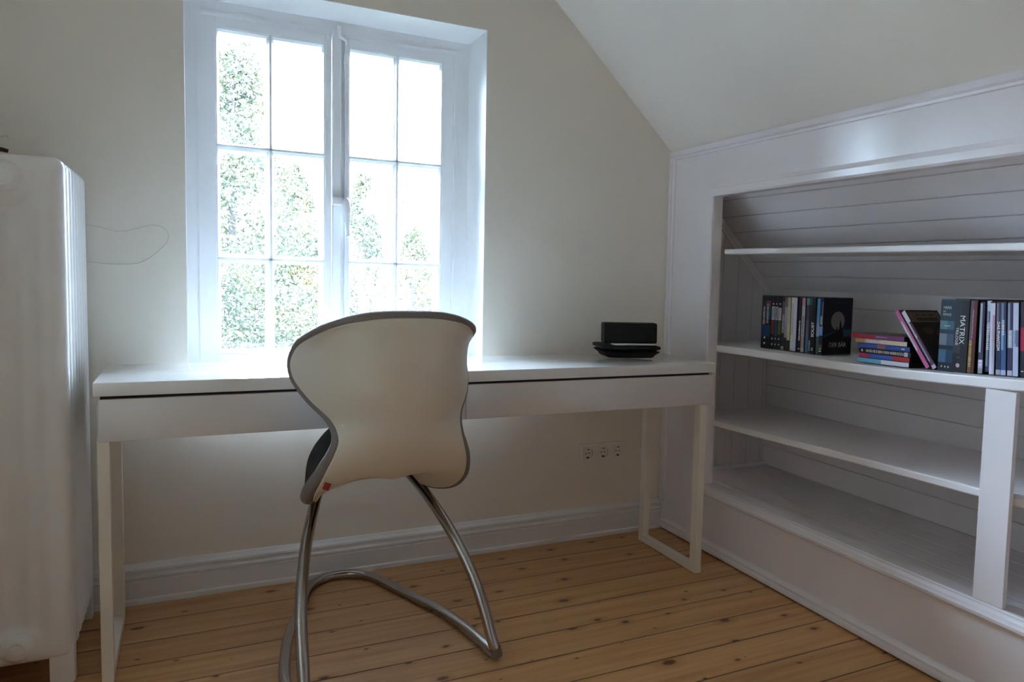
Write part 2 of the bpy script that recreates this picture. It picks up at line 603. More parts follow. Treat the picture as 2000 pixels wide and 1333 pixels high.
YR = OY1 - 0.049
shelf('shelf_board', lambda y: 1.953, 2.20, -0.326, YR, lambda y: 1.1416 - (-0.327 - y) * 0.0061, 0.0192, 'highest narrow white shelf board in the alcove, empty, under the sloping boards')
sh2z = lambda y: interp(-y, [.09, .32, .49, .84, 1.13, 1.30, 1.46, 1.56, 2.5], [.778, .782, .7865, .7885, .792, .799, .8065, .811, .83])
shelf('shelf_board', lambda y: interp(-y, [0.30, 1.46], [1.951, 1.9165]), AX - 0.001, AY0 - 0.001, YR, sh2z, 0.0270, 'middle white shelf board in the alcove holding all the film cases')
sh3z = lambda y: 0.4951 + (-0.3105 - y) * 0.0257
shelf('shelf_board', lambda y: interp(-y, [0.30, 1.46], [1.951, 1.935]), AX - 0.001, AY0 - 0.001, YR, sh3z, 0.0220, 'lowest empty white shelf board behind the square post')
bm = bmesh.new()
bx(bm, XR + 0.0, XR + 0.0375, OY0 - 0.0015, OY0 - 0.0001, 0.2535, OZ1 - 0.0005)
struct(fin(bm, 'trim_6', ALCW), 'white jamb lining of the alcove opening')
bm = bmesh.new()
bx(bm, XR - 0.002, XR + 0.0115, -1.545, -1.462, 0.2535, sh2z(-1.462) - 0.0275, 0.0015, 1)
o = fin(bm, 'support_post', GLOSSW, smooth=True, autos=40)
tag(o, 'flat white upright post carrying the middle shelf board', 'post')
# wooden cleat under the shelf to the right of the post
o = box('shelf_cleat', ALCW, XR + 0.03, XR + 0.34, -1.640, -1.615, sh3z(-1.6) - 0.062, sh3z(-1.6) - 0.0225, bev=0.001)
tag(o, 'small white cleat under the lowest shelf, right of the post', 'bracket')

# ------------------------------------------------------------------ window
win = empty('window_1', (0.6645, RD, WZ0))
struct(win, 'white two-casement window with glazing bars')


def wpart(bm, name, m, parent=win, smooth=False, autos=None):
    o = fin(bm, name, m, None, smooth, autos)
    o.parent = parent
    o.matrix_parent_inverse = Matrix.Translation((-0.6645, -RD, -WZ0)) if parent is win else Matrix.Identity(4)
    return o


Y0 = RD
bm = bmesh.new()
fx0, fx1, fz0, fz1 = WX0, WX1, WZ0, WZ1
ix0, ix1, iz0, iz1 = 0.2405, 1.0790, WZ0 + 0.03, 1.8330
bx(bm, fx0, ix0, Y0, Y0 + 0.11, fz0, fz1)
bx(bm, ix1, fx1, Y0, Y0 + 0.11, fz0, fz1)
bx(bm, ix0, ix1, Y0, Y0 + 0.11, iz1, fz1)
bx(bm, ix0, ix1, Y0, Y0 + 0.11, fz0, iz0)
# bead around the sashes
bt = 0.008
for a in (0, 1):
    off, pr = (0.0, -0.006) if a == 0 else (0.006, -0.003)
    bx(bm, ix0 - bt + off, ix0 + off, Y0 + pr, Y0, iz0 - bt, iz1 + bt)
    bx(bm, ix1 - off, ix1 + bt - off, Y0 + pr, Y0, iz0 - bt, iz1 + bt)
    bx(bm, ix0 + off, ix1 - off, Y0 + pr, Y0, iz1 - off, iz1 + bt - off)
wpart(bm, 'window_frame', WINW)


def casement(x0, x1, gx0, gx1, muntx, side):
    """stiles x0..gx0 and gx1..x1, glass between; three glazing rows"""
    bm = bmesh.new()
    y0, y1 = Y0 + 0.002, Y0 + 0.040
    gz0, gz1 = WZ0 + 0.068, 1.797
    bars = [1.4205, 1.052]
    bx(bm, x0, gx0, y0, y1, iz0, iz1, 0.002, 1)
    bx(bm, gx1, x1, y0, y1, iz0, iz1, 0.002, 1)
    bx(bm, gx0, gx1, y0, y1, gz1, iz1, 0.0)
    bx(bm, gx0, gx1, y0, y1, iz0, gz0, 0.0)
    # inner glazing beads, chamfered towards the glass
    yg = y0 + 0.022

    def cham(ax, a, s, lo, hi):
        pts = [(a - s * 0.001, y0 + 0.004), (a + s * 0.004, y0 + 0.004), (a + s * 0.009, yg), (a - s * 0.001, yg)]
        if ax == 'x':
            prism(bm, pts, lo, hi, lambda p, t: (p[0], p[1], t))
        else:
            prism(bm, pts, lo, hi, lambda p, t: (t, p[1], p[0]))
    cham('x', gx0, 1, gz0 - 0.0006, gz1 + 0.0006)
    cham('x', gx1, -1, gz0 - 0.0006, gz1 + 0.0006)
    cham('z', gz0, 1, gx0 + 0.0008, gx1 - 0.0008)
    cham('z', gz1, -1, gx0 + 0.0008, gx1 - 0.0008)

    def bar(c, ax, lo, hi):
        pts = [(c - 0.003, y0 + 0.001), (c + 0.003, y0 + 0.001), (c + 0.0045, y0 + 0.004), (c + 0.006, y0 + 0.010), (c + 0.011, yg), (c + 0.011, yg + 0.004),
               (c + 0.006, y1), (c - 0.006, y1), (c - 0.011, yg + 0.004), (c - 0.011, yg), (c - 0.006, y0 + 0.010), (c - 0.0045, y0 + 0.004)]
        if ax == 'x':
            prism(bm, pts, lo, hi, lambda p, t: (p[0], p[1], t))
        else:
            prism(bm, pts, lo, hi, lambda p, t: (t, p[1], p[0]))
    bar(muntx, 'x', gz0, gz1)
    for z in bars:
        bar(z, 'z', gx0, gx1)
    c = wpart(bm, 'casement', WINW)
    bm = bmesh.new()
    bx(bm, gx0 + 0.001, gx1 - 0.001, yg, yg + 0.003, gz0 + 0.001, gz1 - 0.001)
    g = fin(bm, 'glass_pane', GLASS, c)
    # outer storm sash bars of the coupled casement
    bm = bmesh.new()
    ys0, ys1 = Y0 + 0.058, Y0 + 0.080
    bx(bm, gx0 - 0.02, gx0 + 0.012, ys0, ys1, iz0, iz1)
    bx(bm, gx1 - 0.012, gx1 + 0.02, ys0, ys1, iz0, iz1)
    bx(bm, gx0 + 0.012, gx1 - 0.012, ys0, ys1, gz1 - 0.012, iz1)
    bx(bm, gx0 + 0.012, gx1 - 0.012, ys0, ys1, iz0, gz0 + 0.01)
    bx(bm, muntx - 0.014, muntx + 0.014, ys0, ys1, gz0 + 0.01, gz1 - 0.012)
    for z in bars:
        bx(bm, gx0 + 0.012, muntx - 0.014, ys0, ys1, z - 0.014, z + 0.014)
        bx(bm, muntx + 0.014, gx1 - 0.012, ys0, ys1, z - 0.014, z + 0.014)
    fin(bm, 'outer_sash', WINW, c)
    return c


casement(0.2425, 0.6430, 0.2850, 0.6220, 0.4490, 0)
cR = casement(0.6460, 1.0770, 0.7000, 1.0340, 0.8690, 1)
# cover strip over the meeting stiles
bm = bmesh.new()
prism(bm, [(0.6435, 0.002), (0.6435, -0.010), (0.6465, -0.013), (0.670, -0.013), (0.6735, -0.010), (0.6735, 0.002)], iz0, 1.842, lambda p, a: (p[0], Y0 + p[1], a))
wpart(bm, 'meeting_strip', WINW)
# espagnolette bolt: rod, top hook, handle
bm = bmesh.new()
prism(bm, [(0.6845, 0.001), (0.6845, -0.012), (0.6905, -0.012), (0.6905, 0.001)], 0.80, 1.835, lambda p, a: (p[0], Y0 + p[1], a))
tube(bm, [Vector(p) for p in catmull([(0.6875, Y0 - 0.010, 1.800), (0.6870, Y0 - 0.017, 1.812), (0.6740, Y0 - 0.019, 1.820), (0.6660, Y0 - 0.019, 1.828), (0.6655, Y0 - 0.016, 1.856)], 6)], 0.0058, 10)
bx(bm, 0.6590, 0.6720, Y0 - 0.016, Y0, 1.846, 1.862, 0.002, 1)
bx(bm, 0.6820, 0.6940, Y0 - 0.016, Y0 + 0.002, 1.735, 1.772, 0.002, 1)
wpart(bm, 'bolt_rod', WINW, smooth=True, autos=40)
bm = bmesh.new()
bx(bm, 0.640, 0.676, Y0 - 0.032, Y0 - 0.012, 1.248, 1.278, 0.006, 2)
lathe(bm, [(0.004, 0), (0.010, 0.004), (0.011, 0.016), (0.009, 0.024)], (0.684, Y0 - 0.010, 1.266), (0, -1, 0), 16)
hp = [Vector((0.684, Y0 - 0.040, 1.272)), Vector((0.6850, Y0 - 0.043, 1.245)), Vector((0.6865, Y0 - 0.046, 1.215)), Vector((0.6885, Y0 - 0.049, 1.185)), Vector((0.6905, Y0 - 0.052, 1.155)), Vector((0.6920, Y0 - 0.054, 1.140))]
hp = catmull(hp, 6)


def hr(t):
    pts = [(0, 0.006), (0.08, 0.0125), (0.3, 0.0150), (0.5, 0.0105), (0.75, 0.0050), (0.9, 0.0055), (0.96, 0.0098), (1, 0.0080)]
    for (a, x), (b, y) in zip(pts[:-1], pts[1:]):
        if t <= b:
            return x + (y - x) * (t - a) / (b - a)
    return 0.008


tube(bm, hp, hr, 16)
wpart(bm, 'handle', WINW, smooth=True, autos=50)
# inner sill board
bm = bmesh.new()
bx(bm, WX0 + 0.001, WX1 - 0.001, -0.012, RD, WZ0 + 0.0005, WZ0 + 0.022, 0.004, 2)
wpart(bm, 'window_sill', WINW, smooth=True, autos=40)
# painted reveal lining
bm = bmesh.new()
bx(bm, WX1 - 0.002, WX1, 0.0005, RD, WZ0 + 0.022, WZ1 - 0.0)
bx(bm, WX0, WX0 + 0.002, 0.0005, RD, WZ0 + 0.022, WZ1 - 0.0)
bx(bm, WX0 + 0.002, WX1 - 0.002, 0.0005, RD, WZ1 - 0.002, WZ1)
wpart(bm, 'reveal_lining', REVEAL)

# ------------------------------------------------------------------ desk
DY0, DY1 = -0.508, -0.108
desk = empty('desk', (0.9, (DY0 + DY1) / 2, 0))
tag(desk, 'long narrow white high-gloss desk with two drawers below the window', 'desk')


def child(o, parent):
    o.parent = parent
    o.matrix_parent_inverse = Matrix.Translation(parent.location).inverted()
    return o


child(box('tabletop', DESKW, 0.0, 1.8, DY0, DY1, 0.7073, 0.74, bev=0.0012), desk)
bm = bmesh.new()
bx(bm, 0.014, 1.786, DY0 + 0.022, DY1 - 0.004, 0.600, 0.7073)
child(fin(bm, 'drawer_housing', DARK), desk)
bm = bmesh.new()
bx(bm, 0.0075, 0.014, DY0 + 0.002, DY1 - 0.003, 0.597, 0.7073)
bx(bm, 1.786, 1.7925, DY0 + 0.002, DY1 - 0.003, 0.597, 0.7073)
bx(bm, 0.014, 1.786, DY1 - 0.004, DY1 - 0.001, 0.597, 0.7073)
bx(bm, 0.014, 1.786, DY0 + 0.022, DY1 - 0.004, 0.5965, 0.600)
child(fin(bm, 'side_panel', DESKF), desk)
for a, b_ in ((0.0105, 0.9095), (0.9115, 1.7900)):
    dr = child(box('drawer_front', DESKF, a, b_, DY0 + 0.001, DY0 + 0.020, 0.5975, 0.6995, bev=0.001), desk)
for xa, xb_ in ((0.006, 0.031), (1.744, 1.769)):
    bm = bmesh.new()
    for (ya, yb, za, zb) in ((DY0 + 0.001, DY0 + 0.036, 0.002, 0.597), (DY1 - 0.044, DY1 - 0.009, 0.002, 0.597), (DY0 + 0.036, DY1 - 0.044, 0.002, 0.027)):
        bx(bm, xa, xb_, ya, yb, za, zb)
    bmesh.ops.remove_doubles(bm, verts=bm.verts, dist=1e-5)
    lf = child(fin(bm, 'leg_frame', DESKL), desk)
    for y in (DY0 + 0.018, DY1 - 0.026):
        bm = bmesh.new()
        bx(bm, xa + 0.004, xb_ - 0.004, y - 0.01, y + 0.01, 0.0, 0.0025)
        fin(bm, 'foot_glide', DARK, lf)

# ------------------------------------------------------------------ black case and folder on the desk
a = math.radians(-14)
fold = empty('document_wallet', (1.590, -0.245, 0.74), a)
tag(fold, 'flat black zip wallet holding papers, lying on the desk under a black case', 'wallet')
bm = bmesh.new()
NX, NY = 24, 16
for lay, (z0, z1, sx_, sy_) in enumerate(((0.001, 0.025, 0.110, 0.086), (0.0265, 0.046, 0.112, 0.088))):
    top, bot = {}, {}
    for i in range(NX + 1):
        for j in range(NY + 1):
            u, v = -1 + 2 * i / NX, -1 + 2 * j / NY
            ed = max(abs(u), abs(v))
            x, y = u * sx_, v * sy_
            cr = 1 - 0.06 * (abs(u * v)) ** 3
            th = (1 - max(0, (ed - 0.72) / 0.28) ** 2 * 0.62)
            zc_ = (z0 + z1) / 2 + (0.006 if lay == 0 else 0.002) * ed ** 3 + (0.006 * max(0, -u - 0.5))
            hgt = (z1 - z0) / 2 * th
            top[i, j] = bm.verts.new((x * cr, y * cr, zc_ + hgt))
            bot[i, j] = bm.verts.new((x * cr * (1 - 0.16 * (lay == 0) * ed ** 4), y * cr * (1 - 0.16 * (lay == 0) * ed ** 4), zc_ - hgt - (0.004 * ed ** 3 if lay == 0 else 0) + 0.0))
    for i in range(NX):
        for j in range(NY):
            bm.faces.new((top[i, j], top[i + 1, j], top[i + 1, j + 1], top[i, j + 1]))
            bm.faces.new((bot[i, j], bot[i, j + 1], bot[i + 1, j + 1], bot[i + 1, j]))
    for i in range(NX):
        bm.faces.new((top[i, 0], bot[i, 0], bot[i + 1, 0], top[i + 1, 0]))
        bm.faces.new((top[i, NY], top[i + 1, NY], bot[i + 1, NY], bot[i, NY]))
    for j in range(NY):
        bm.faces.new((top[0, j], top[0, j + 1], bot[0, j + 1], bot[0, j]))
        bm.faces.new((top[NX, j], bot[NX, j], bot[NX, j + 1], top[NX, j + 1]))
fin(bm, 'wallet_body', BLACKP, fold, smooth=True, autos=60)
bm = bmesh.new()
for k, (dx, dy, rr) in enumerate(((0, 0, 0.02), (0.006, -0.004, -0.05))):
    Q = []
    for (u, v) in ((-0.065, -0.080), (0.085, -0.078), (0.088, 0.06), (-0.062, 0.058)):
        Q.append((dx + u * math.cos(rr) - v * math.sin(rr), dy + u * math.sin(rr) + v * math.cos(rr)))
    prism(bm, Q, 0.0485 + k * 0.0012, 0.0493 + k * 0.0012, lambda p, z: (p[0], p[1], z))
fin(bm, 'paper_sheets', PAPER, fold)
case = empty('glasses_case', (1.598, -0.250, 0.7910), math.radians(-17))
tag(case, 'upright rectangular black case standing on the papers of the wallet', 'case')
bm = bmesh.new()
bx(bm, -0.0985, 0.0985, -0.028, 0.028, 0.0, 0.073, 0.006, 3)
for v in bm.verts:
    v.co.x += (0.0375 - v.co.z) * 0.02
fin(bm, 'case_body', BLACKP, case, smooth=True, autos=50)
bm = bmesh.new()
bx(bm, -0.0982, 0.0982, -0.0283, 0.0283, 0.0615, 0.0625, 0.0)
fin(bm, 'lid_seam', DARK, case)

# ------------------------------------------------------------------ wall sockets
sk = empty('wall_socket', (1.6364, -0.001, 0.3345))
tag(sk, 'white triple power socket low on the wall under the desk', 'socket')
bm = bmesh.new()
cxs = (1.5695, 1.6370, 1.7035)
so = 0.0266
bx(bm, 1.530, 1.742, -0.010, -0.0005, 0.296, 0.3345 - so)
bx(bm, 1.530, 1.742, -0.010, -0.0005, 0.3345 + so, 0.373)
edges_ = [1.530] + [v for c in cxs for v in (c - so, c + so)] + [1.742]
for a_, b_ in zip(edges_[::2], edges_[1::2]):
    bx(bm, a_, b_, -0.010, -0.0005, 0.3345 - so, 0.3345 + so)
child(fin(bm, 'cover_frame', PLASTW), sk)
for i, cx in enumerate((1.5695, 1.6370, 1.7035)):
    bm = bmesh.new()
    n = 32
    so = 0.0265
    yy = -0.0125
    outer = []
    for k in range(n):
        t = 2 * PI * k / n
        c_, s_ = math.cos(t), math.sin(t)
        m_ = max(abs(c_), abs(s_))
        outer.append((c_ / m_ * so, s_ / m_ * so))
    R = 0.0200
    rings = [[(x, y, -0.0095) for x, y in outer], [(x, y, yy) for x, y in outer],
             [(R * math.cos(2 * PI * k / n), R * math.sin(2 * PI * k / n), yy) for k in range(n)],
             [(R * 0.96 * math.cos(2 * PI * k / n), R * 0.96 * math.sin(2 * PI * k / n), -0.0010) for k in range(n)]]
    vr = [[bm.verts.new((cx + x, y_, 0.3345 + z)) for x, z, y_ in r] for r in rings]
    for A, B in zip(vr[:-1], vr[1:]):
        for k in range(n):
            bm.faces.new((A[k], A[(k + 1) % n], B[(k + 1) % n], B[k]))
    bm.faces.new(vr[-1])
    ins = child(fin(bm, 'socket_insert', PLASTW), sk)
    bm = bmesh.new()
    ang_ = math.radians((8, 0, -4)[i])
    for s_ in (-1, 1):
        lathe(bm, [(0.0026, 0), (0.0026, 0.0006)], (cx + s_ * 0.0075 * math.cos(ang_), -0.0009, 0.3345 + s_ * 0.0075 * math.sin(ang_)), (0, -1, 0), 12)
    for s_ in (-1, 1):
        bx(bm, cx - 0.005, cx + 0.005, -0.006, -0.0011, 0.3345 + s_ * 0.0165 - 0.0022, 0.3345 + s_ * 0.0165 + 0.0022)
    fin(bm, 'contact_holes', DARK, ins)

# ------------------------------------------------------------------ radiator
rad = empty('radiator', (-0.1635, -0.26, 0))
tag(rad, 'tall white cast iron column radiator at the left edge, beside the desk', 'radiator')
RXC, RHW = -0.1635, 0.1135
RZ0, RZ1 = 0.064, 1.266


def sdf(x, z):
    hx, hz, r = RHW, (RZ1 - RZ0) / 2, 0.024
    qx, qz = abs(x) - hx + r, abs(z - (RZ0 + RZ1) / 2) - hz + r
    return math.hypot(max(qx, 0), max(qz, 0)) + min(max(qx, qz), 0) - r


def sm(a, b, t):
    t = min(1, max(0, (t - a) / (b - a)))
    return t * t * (3 - 2 * t)


def rt_(x, z):
    d = -sdf(x, z)
    edge = math.sqrt(max(0, 1 - (1 - min(1, d / 0.026)) ** 2))
    ax = abs(x)
    rel = 0.14 + 0.36 * sm(0.014, 0.022, ax) + 0.50 * sm(0.044, 0.068, ax)
    # relief fades into the arched head and foot
    zt = 1.203 - 0.045 * (1 - sm(0.0, 0.075, ax)) - z
    zb = z - (0.125 - 0.02 * sm(0.03, 0.07, ax))
    f = sm(0.0, 0.030, min(zt, zb))
    t = 0.0235 * (1 - f + f * rel)
    return t * edge


xsN, zsN = 46, 90
bm = bmesh.new()
gxs = [-RHW + 2 * RHW * (0.5 - 0.5 * math.cos(PI * (0.5 * (i / xsN) + 0.25 - 0.25 * math.cos(PI * i / xsN)))) for i in range(xsN + 1)]
zs = []
for j in range(zsN + 1):
    t = j / zsN
    if t < 0.4:
        zs.append(RZ0 + 0.12 * (t / 0.4) ** 1.4)
    elif t > 0.6:
        zs.append(RZ1 - 0.14 * ((1 - t) / 0.4) ** 1.4)
    else:
        zs.append(RZ0 + 0.12 + (RZ1 - 0.14 - RZ0 - 0.12) * (t - 0.4) / 0.2)
fr_, bk_ = {}, {}
for i, x in enumerate(gxs):
    for j, z in enumerate(zs):
        xx, zz = x, z
        dd = sdf(x, z)
        if dd > -1e-4:  # pull grid corners on to the rounded outline
            hx, hz, r = RHW, (RZ1 - RZ0) / 2, 0.024
            cx_, cz_ = math.copysign(hx - r, x), (RZ0 + RZ1) / 2 + math.copysign(hz - r, z - (RZ0 + RZ1) / 2)
            if abs(x) > hx - r and abs(z - (RZ0 + RZ1) / 2) > hz - r:
                v_ = Vector((x - cx_, z - cz_))
                if v_.length > r:
                    v_ = v_.normalized() * r
                xx, zz = cx_ + v_.x, cz_ + v_.y
        t = max(rt_(xx, zz), 0.0004)
        fr_[i, j] = bm.verts.new((xx, -t, zz))
        bk_[i, j] = bm.verts.new((xx, t, zz))
for i in range(xsN):
    for j in range(zsN):
        bm.faces.new((fr_[i, j], fr_[i + 1, j], fr_[i + 1, j + 1], fr_[i, j + 1]))
        bm.faces.new((bk_[i, j], bk_[i, j + 1], bk_[i + 1, j + 1], bk_[i + 1, j]))
for i in range(xsN):
    for j in (0, zsN):
        bm.faces.new((fr_[i, j], fr_[i + 1, j], bk_[i + 1, j], bk_[i, j]))
for j in range(zsN):
    for i in (0, xsN):
        bm.faces.new((fr_[i, j], fr_[i, j + 1], bk_[i, j + 1], bk_[i, j]))
bmesh.ops.remove_doubles(bm, verts=bm.verts, dist=1e-5)
bmesh.ops.recalc_face_normals(bm, faces=bm.faces)
rme = bpy.data.meshes.new('section')
bm.to_mesh(rme)
bm.free()
rme.materials.append(RADW)
for p in rme.polygons:
    p.use_smooth = True
NS, PITCHR, RYF = 8, 0.0548, -0.4470
for k in range(NS):
    s_ = bpy.data.objects.new('section', rme)
    COL.objects.link(s_)
    s_.parent = rad
    s_.location = (0, RYF + k * PITCHR + 0.26, 0)
for z in (0.135, 1.185):
    bm = bmesh.new()
    tube(bm, [Vector((0, RYF + 0.004 + 0.26, z)), Vector((0, RYF + (NS - 1) * PITCHR - 0.004 + 0.26, z))], 0.024, 20)
    fin(bm, 'connecting_nipple', RADW, rad, smooth=True, autos=40)
for z in (1.2275, 0.075):
    bm = bmesh.new()
    r0 = 0.029 if z > 1 else 0.030
    zz = z - (0.012 if z > 1 else -0.035)
    lathe(bm, [(r0 + 0.006, 0), (r0 + 0.004, 0.010), (r0 - 0.002, 0.016), (r0 - 0.006, 0.020), (0.017, 0.0205), (0.015, 0.028), (0.0, 0.028)], (0, RYF - 0.016 + 0.26, zz), (0, -1, 0), 28)
    fin(bm, 'end_plug', RADW, rad, smooth=True, autos=35)
for k in (0, NS - 1):
    for s_ in (-1, 1):
        bm = bmesh.new()
        x0, x1 = s_ * 0.060, s_ * (RHW - 0.0015)
        yk = RYF + k * PITCHR + 0.26
        bx(bm, min(x0, x1), max(x0, x1), yk - 0.0180, yk + 0.0180, 0.0, 0.100, 0.005, 2)
        fin(bm, 'radiator_foot', RADW, rad, smooth=True, autos=40)

# little things near the radiator
bm = bmesh.new()
tube(bm, catmull([(-0.156, -0.449, 1.2715), (-0.172, -0.448, 1.2745), (-0.200, -0.446, 1.2735), (-0.235, -0.445, 1.2715)], 6), lambda t: 0.0052 - 0.002 * abs(t - 0.4), 10)
tag(fin(bm, 'black_clip', BLACKG, smooth=True), 'small black clip lying on top of the radiator', 'clip')
bm = bmesh.new()
tube(bm, catmull([(-0.224, -0.016, 1.352), (-0.229, -0.012, 1.361), (-0.245, -0.004, 1.359), (-0.265, -0.003, 1.364), (-0.290, -0.004, 1.345)], 8), 0.0008, 6)
tag(fin(bm, 'hook_wire', WIRE, smooth=True), 'short bent wire end on the wall above the radiator', 'wire')
bm = bmesh.new()
tube(bm, catmull([(-0.110, -0.010, 1.136), (-0.049, -0.004, 1.1311), (-0.018, -0.003, 1.1265), (0.016, -0.003, 1.118), (0.050, -0.003, 1.121), (0.085, -0.004, 1.134), (0.1123, -0.005, 1.1405), (0.138, -0.006, 1.133),
                  (0.1500, -0.006, 1.115), (0.146, -0.006, 1.092), (0.1243, -0.005, 1.0655), (0.096, -0.004, 1.040), (0.0653, -0.003, 1.0256), (0.01, -0.003, 1.0215), (-0.051, -0.004, 1.0265), (-0.11, -0.010, 1.034)], 8), 0.0006, 6)
tag(fin(bm, 'wire_loop', WIRE, smooth=True), 'thin grey wire loop bulging out from behind the radiator on the wall', 'wire')

# ------------------------------------------------------------------ chair
chair = empty('desk_chair', (0.655, -0.80, 0), 0.04)
tag(chair, 'cantilever desk chair with cream waisted shell, grey padded rim and chrome tube base', 'chair')

# rows of the shell: (centre z, y | half width, edge y, edge z), chair-local y = world y + 0.80
ROWS = [
    (0.914, -0.870, 0.172, -0.815, 0.888),
    (0.894, -0.876, 0.196, -0.758, 0.866),
    (0.862, -0.882, 0.212, -0.682, 0.842),
    (0.826, -0.885, 0.221, -0.634, 0.812),
    (0.788, -0.885, 0.2245, -0.620, 0.782),
    (0.748, -0.881, 0.219, -0.653, 0.750),
    (0.708, -0.873, 0.194, -0.712, 0.710),
    (0.668, -0.862, 0.157, -0.770, 0.668),
    (0.628, -0.850, 0.147, -0.804, 0.628),
    (0.590, -0.832, 0.157, -0.802, 0.590),
    (0.555, -0.806, 0.170, -0.784, 0.553),
    (0.518, -0.768, 0.179, -0.755, 0.515),
    (0.498, -0.712, 0.184, -0.710, 0.478),
    (0.492, -0.642, 0.176, -0.650, 0.444),
    (0.496, -0.565, 0.158, -0.580, 0.426),
    (0.502, -0.485, 0.142, -0.500, 0.418),
    (0.512, -0.405, 0.125, -0.420, 0.428),
    (0.520, -0.335, 0.110, -0.348, 0.452),
    (0.520, -0.285, 0.092, -0.298, 0.472),
    (0.514, -0.255, 0.055, -0.262, 0.492),
]
NU = 28


def lerp_rows(t):
    k = t * (len(ROWS) - 1)
    i = min(int(k), len(ROWS) - 2)
    f = k - i
    out = []
    for c in range(5):
        p1, p2 = ROWS[i][c], ROWS[i + 1][c]
        p0 = ROWS[i - 1][c] if i else 2 * p1 - p2
        p3 = ROWS[i + 2][c] if i + 2 < len(ROWS) else 2 * p2 - p1
        out.append(0.5 * ((2 * p1) + (p2 - p0) * f + (2 * p0 - 5 * p1 + 4 * p2 - p3) * f * f + (3 * p1 - p0 - 3 * p2 + p3) * f ** 3))
    return out, k


NV = 84
G = []
for j in range(NV + 1):
    (zc, yc, w, ye, ze), k = lerp_rows(j / NV)
    row = []
    seat = sm(9.5, 13, k)
    pexp = 2.9 - 0.5 * sm(5, 8, k)
    if k < 1.2:
        pexp = 2.6
    for i in range(NU + 1):
        u = -1 + 2 * i / NU
        us = math.sin(u * PI / 2 * 0.86) / math.sin(PI / 2 * 0.86)
        au = abs(us)
        y = yc + (ye - yc) * au ** pexp - 0.0 * u
        z = zc + (ze - zc) * au ** (2.6 + 1.5 * seat)
        z += seat * 0.016 * math.sin(min(1, au / 0.75) * PI) * (1 if au < 0.75 else 0) * 0.8
        row.append(Vector((us * w, y + 0.80, z)))
    G.append(row)
def bnd_ids():
    b = [(0, i) for i in range(NU + 1)]
    b += [(j, NU) for j in range(1, NV + 1)]
    b += [(NV, i) for i in range(NU - 1, -1, -1)]
    b += [(j, 0) for j in range(NV - 1, 0, -1)]
    return b


_b = bnd_ids()
_c = [_b.index(q) for q in ((0, 0), (0, NU))]
for it in range(26):
    new = {}
    for q in range(len(_b)):
        dist = min(min(abs(q - c), len(_b) - abs(q - c)) for c in _c)
        if dist < 9:
            A_, B_, C2 = (G[_b[k % len(_b)][0]][_b[k % len(_b)][1]] for k in (q - 1, q, q + 1))
            f_ = 0.5 * (1 - dist / 9)
            new[_b[q]] = B_ * (1 - f_) + (A_ + C2) * 0.5 * f_
    for j in range(1, 10):
        for i in list(range(1, 8)) + list(range(NU - 7, NU)):
            g_ = (G[j - 1][i] + G[j + 1][i] + G[j][i - 1] + G[j][i + 1]) / 4
            f_ = 0.5 * max(0, 1 - math.hypot(j, min(i, NU - i)) / 9)
            new[j, i] = G[j][i] * (1 - f_) + g_ * f_
    for (j, i), p_ in new.items():
        G[j][i] = p_
# normals pointing to the sitter's side (up / forward)
NRM = []
for j in range(NV + 1):
    nr = []
    for i in range(NU + 1):
        du = G[j][min(NU, i + 1)] - G[j][max(0, i - 1)]
        dv = G[min(NV, j + 1)][i] - G[max(0, j - 1)][i]
        nv = du.cross(-dv)
        nv.normalize()
        nr.append(nv)
    NRM.append(nr)
cN = NRM[30][NU // 2]
if cN.y < 0:
    NRM = [[-v for v in r] for r in NRM]


def boundary():
    b = [(0, i) for i in range(NU + 1)]
    b += [(j, NU) for j in range(1, NV + 1)]
    b += [(NV, i) for i in range(NU - 1, -1, -1)]
    b += [(j, 0) for j in range(NV - 1, 0, -1)]
    return b


PADN = [list(r) for r in NRM]
for j in range(NV + 1):
    kk_ = 1 - 0.85 * (1 - sm(7, 12, j / NV * (len(ROWS) - 1)))
    for i in range(NU + 1):
        v = NRM[j][i]
        kx_ = 1 - 0.65 * (1 - sm(7, 12, j / NV * (len(ROWS) - 1)))
        PADN[j][i] = Vector((v.x * kx_, v.y, v.z * kk_)).normalized()

for _ in range(12):
    PADN = [[(PADN[j][i] * 2 + PADN[max(0, j - 1)][i] + PADN[min(NV, j + 1)][i] + PADN[j][max(0, i - 1)] + PADN[j][min(NU, i + 1)]).normalized() for i in range(NU + 1)] for j in range(NV + 1)]

BND = boundary()
# outward direction along the rim, smoothed
OUT = {}
nb = len(BND)
raw = []
for q in range(nb):
    j, i = BND[q]
    t = G[BND[(q + 1) % nb][0]][BND[(q + 1) % nb][1]] - G[BND[q - 1][0]][BND[q - 1][1]]
    n_ = NRM[j][i]
    o_ = t.cross(n_).normalized()
    jj = min(NV - 1, max(1, j))
    ii = min(NU - 1, max(1, i))
    inner = G[jj][ii] if (jj, ii) != (j, i) else G[NV // 2][NU // 2]
    if o_.dot(G[j][i] - inner) < 0:
        o_ = -o_
    raw.append(o_)
for q in range(nb):
    s_ = Vector((0, 0, 0))
    for k in range(-8, 9):
        jq, iq = BND[(q + k) % nb]
        kq = jq / NV * (len(ROWS) - 1)
        gx_ = G[jq][iq].x
        bl = (1 - sm(9, 13, kq)) * sm(0.08, 0.20, abs(gx_))
        s_ += (raw[(q + k) % nb] + Vector((math.copysign(1.3, gx_), -0.2, 0)) * bl).normalized() * (9 - abs(k))
    s_.normalize()
    OUT[BND[q]] = s_


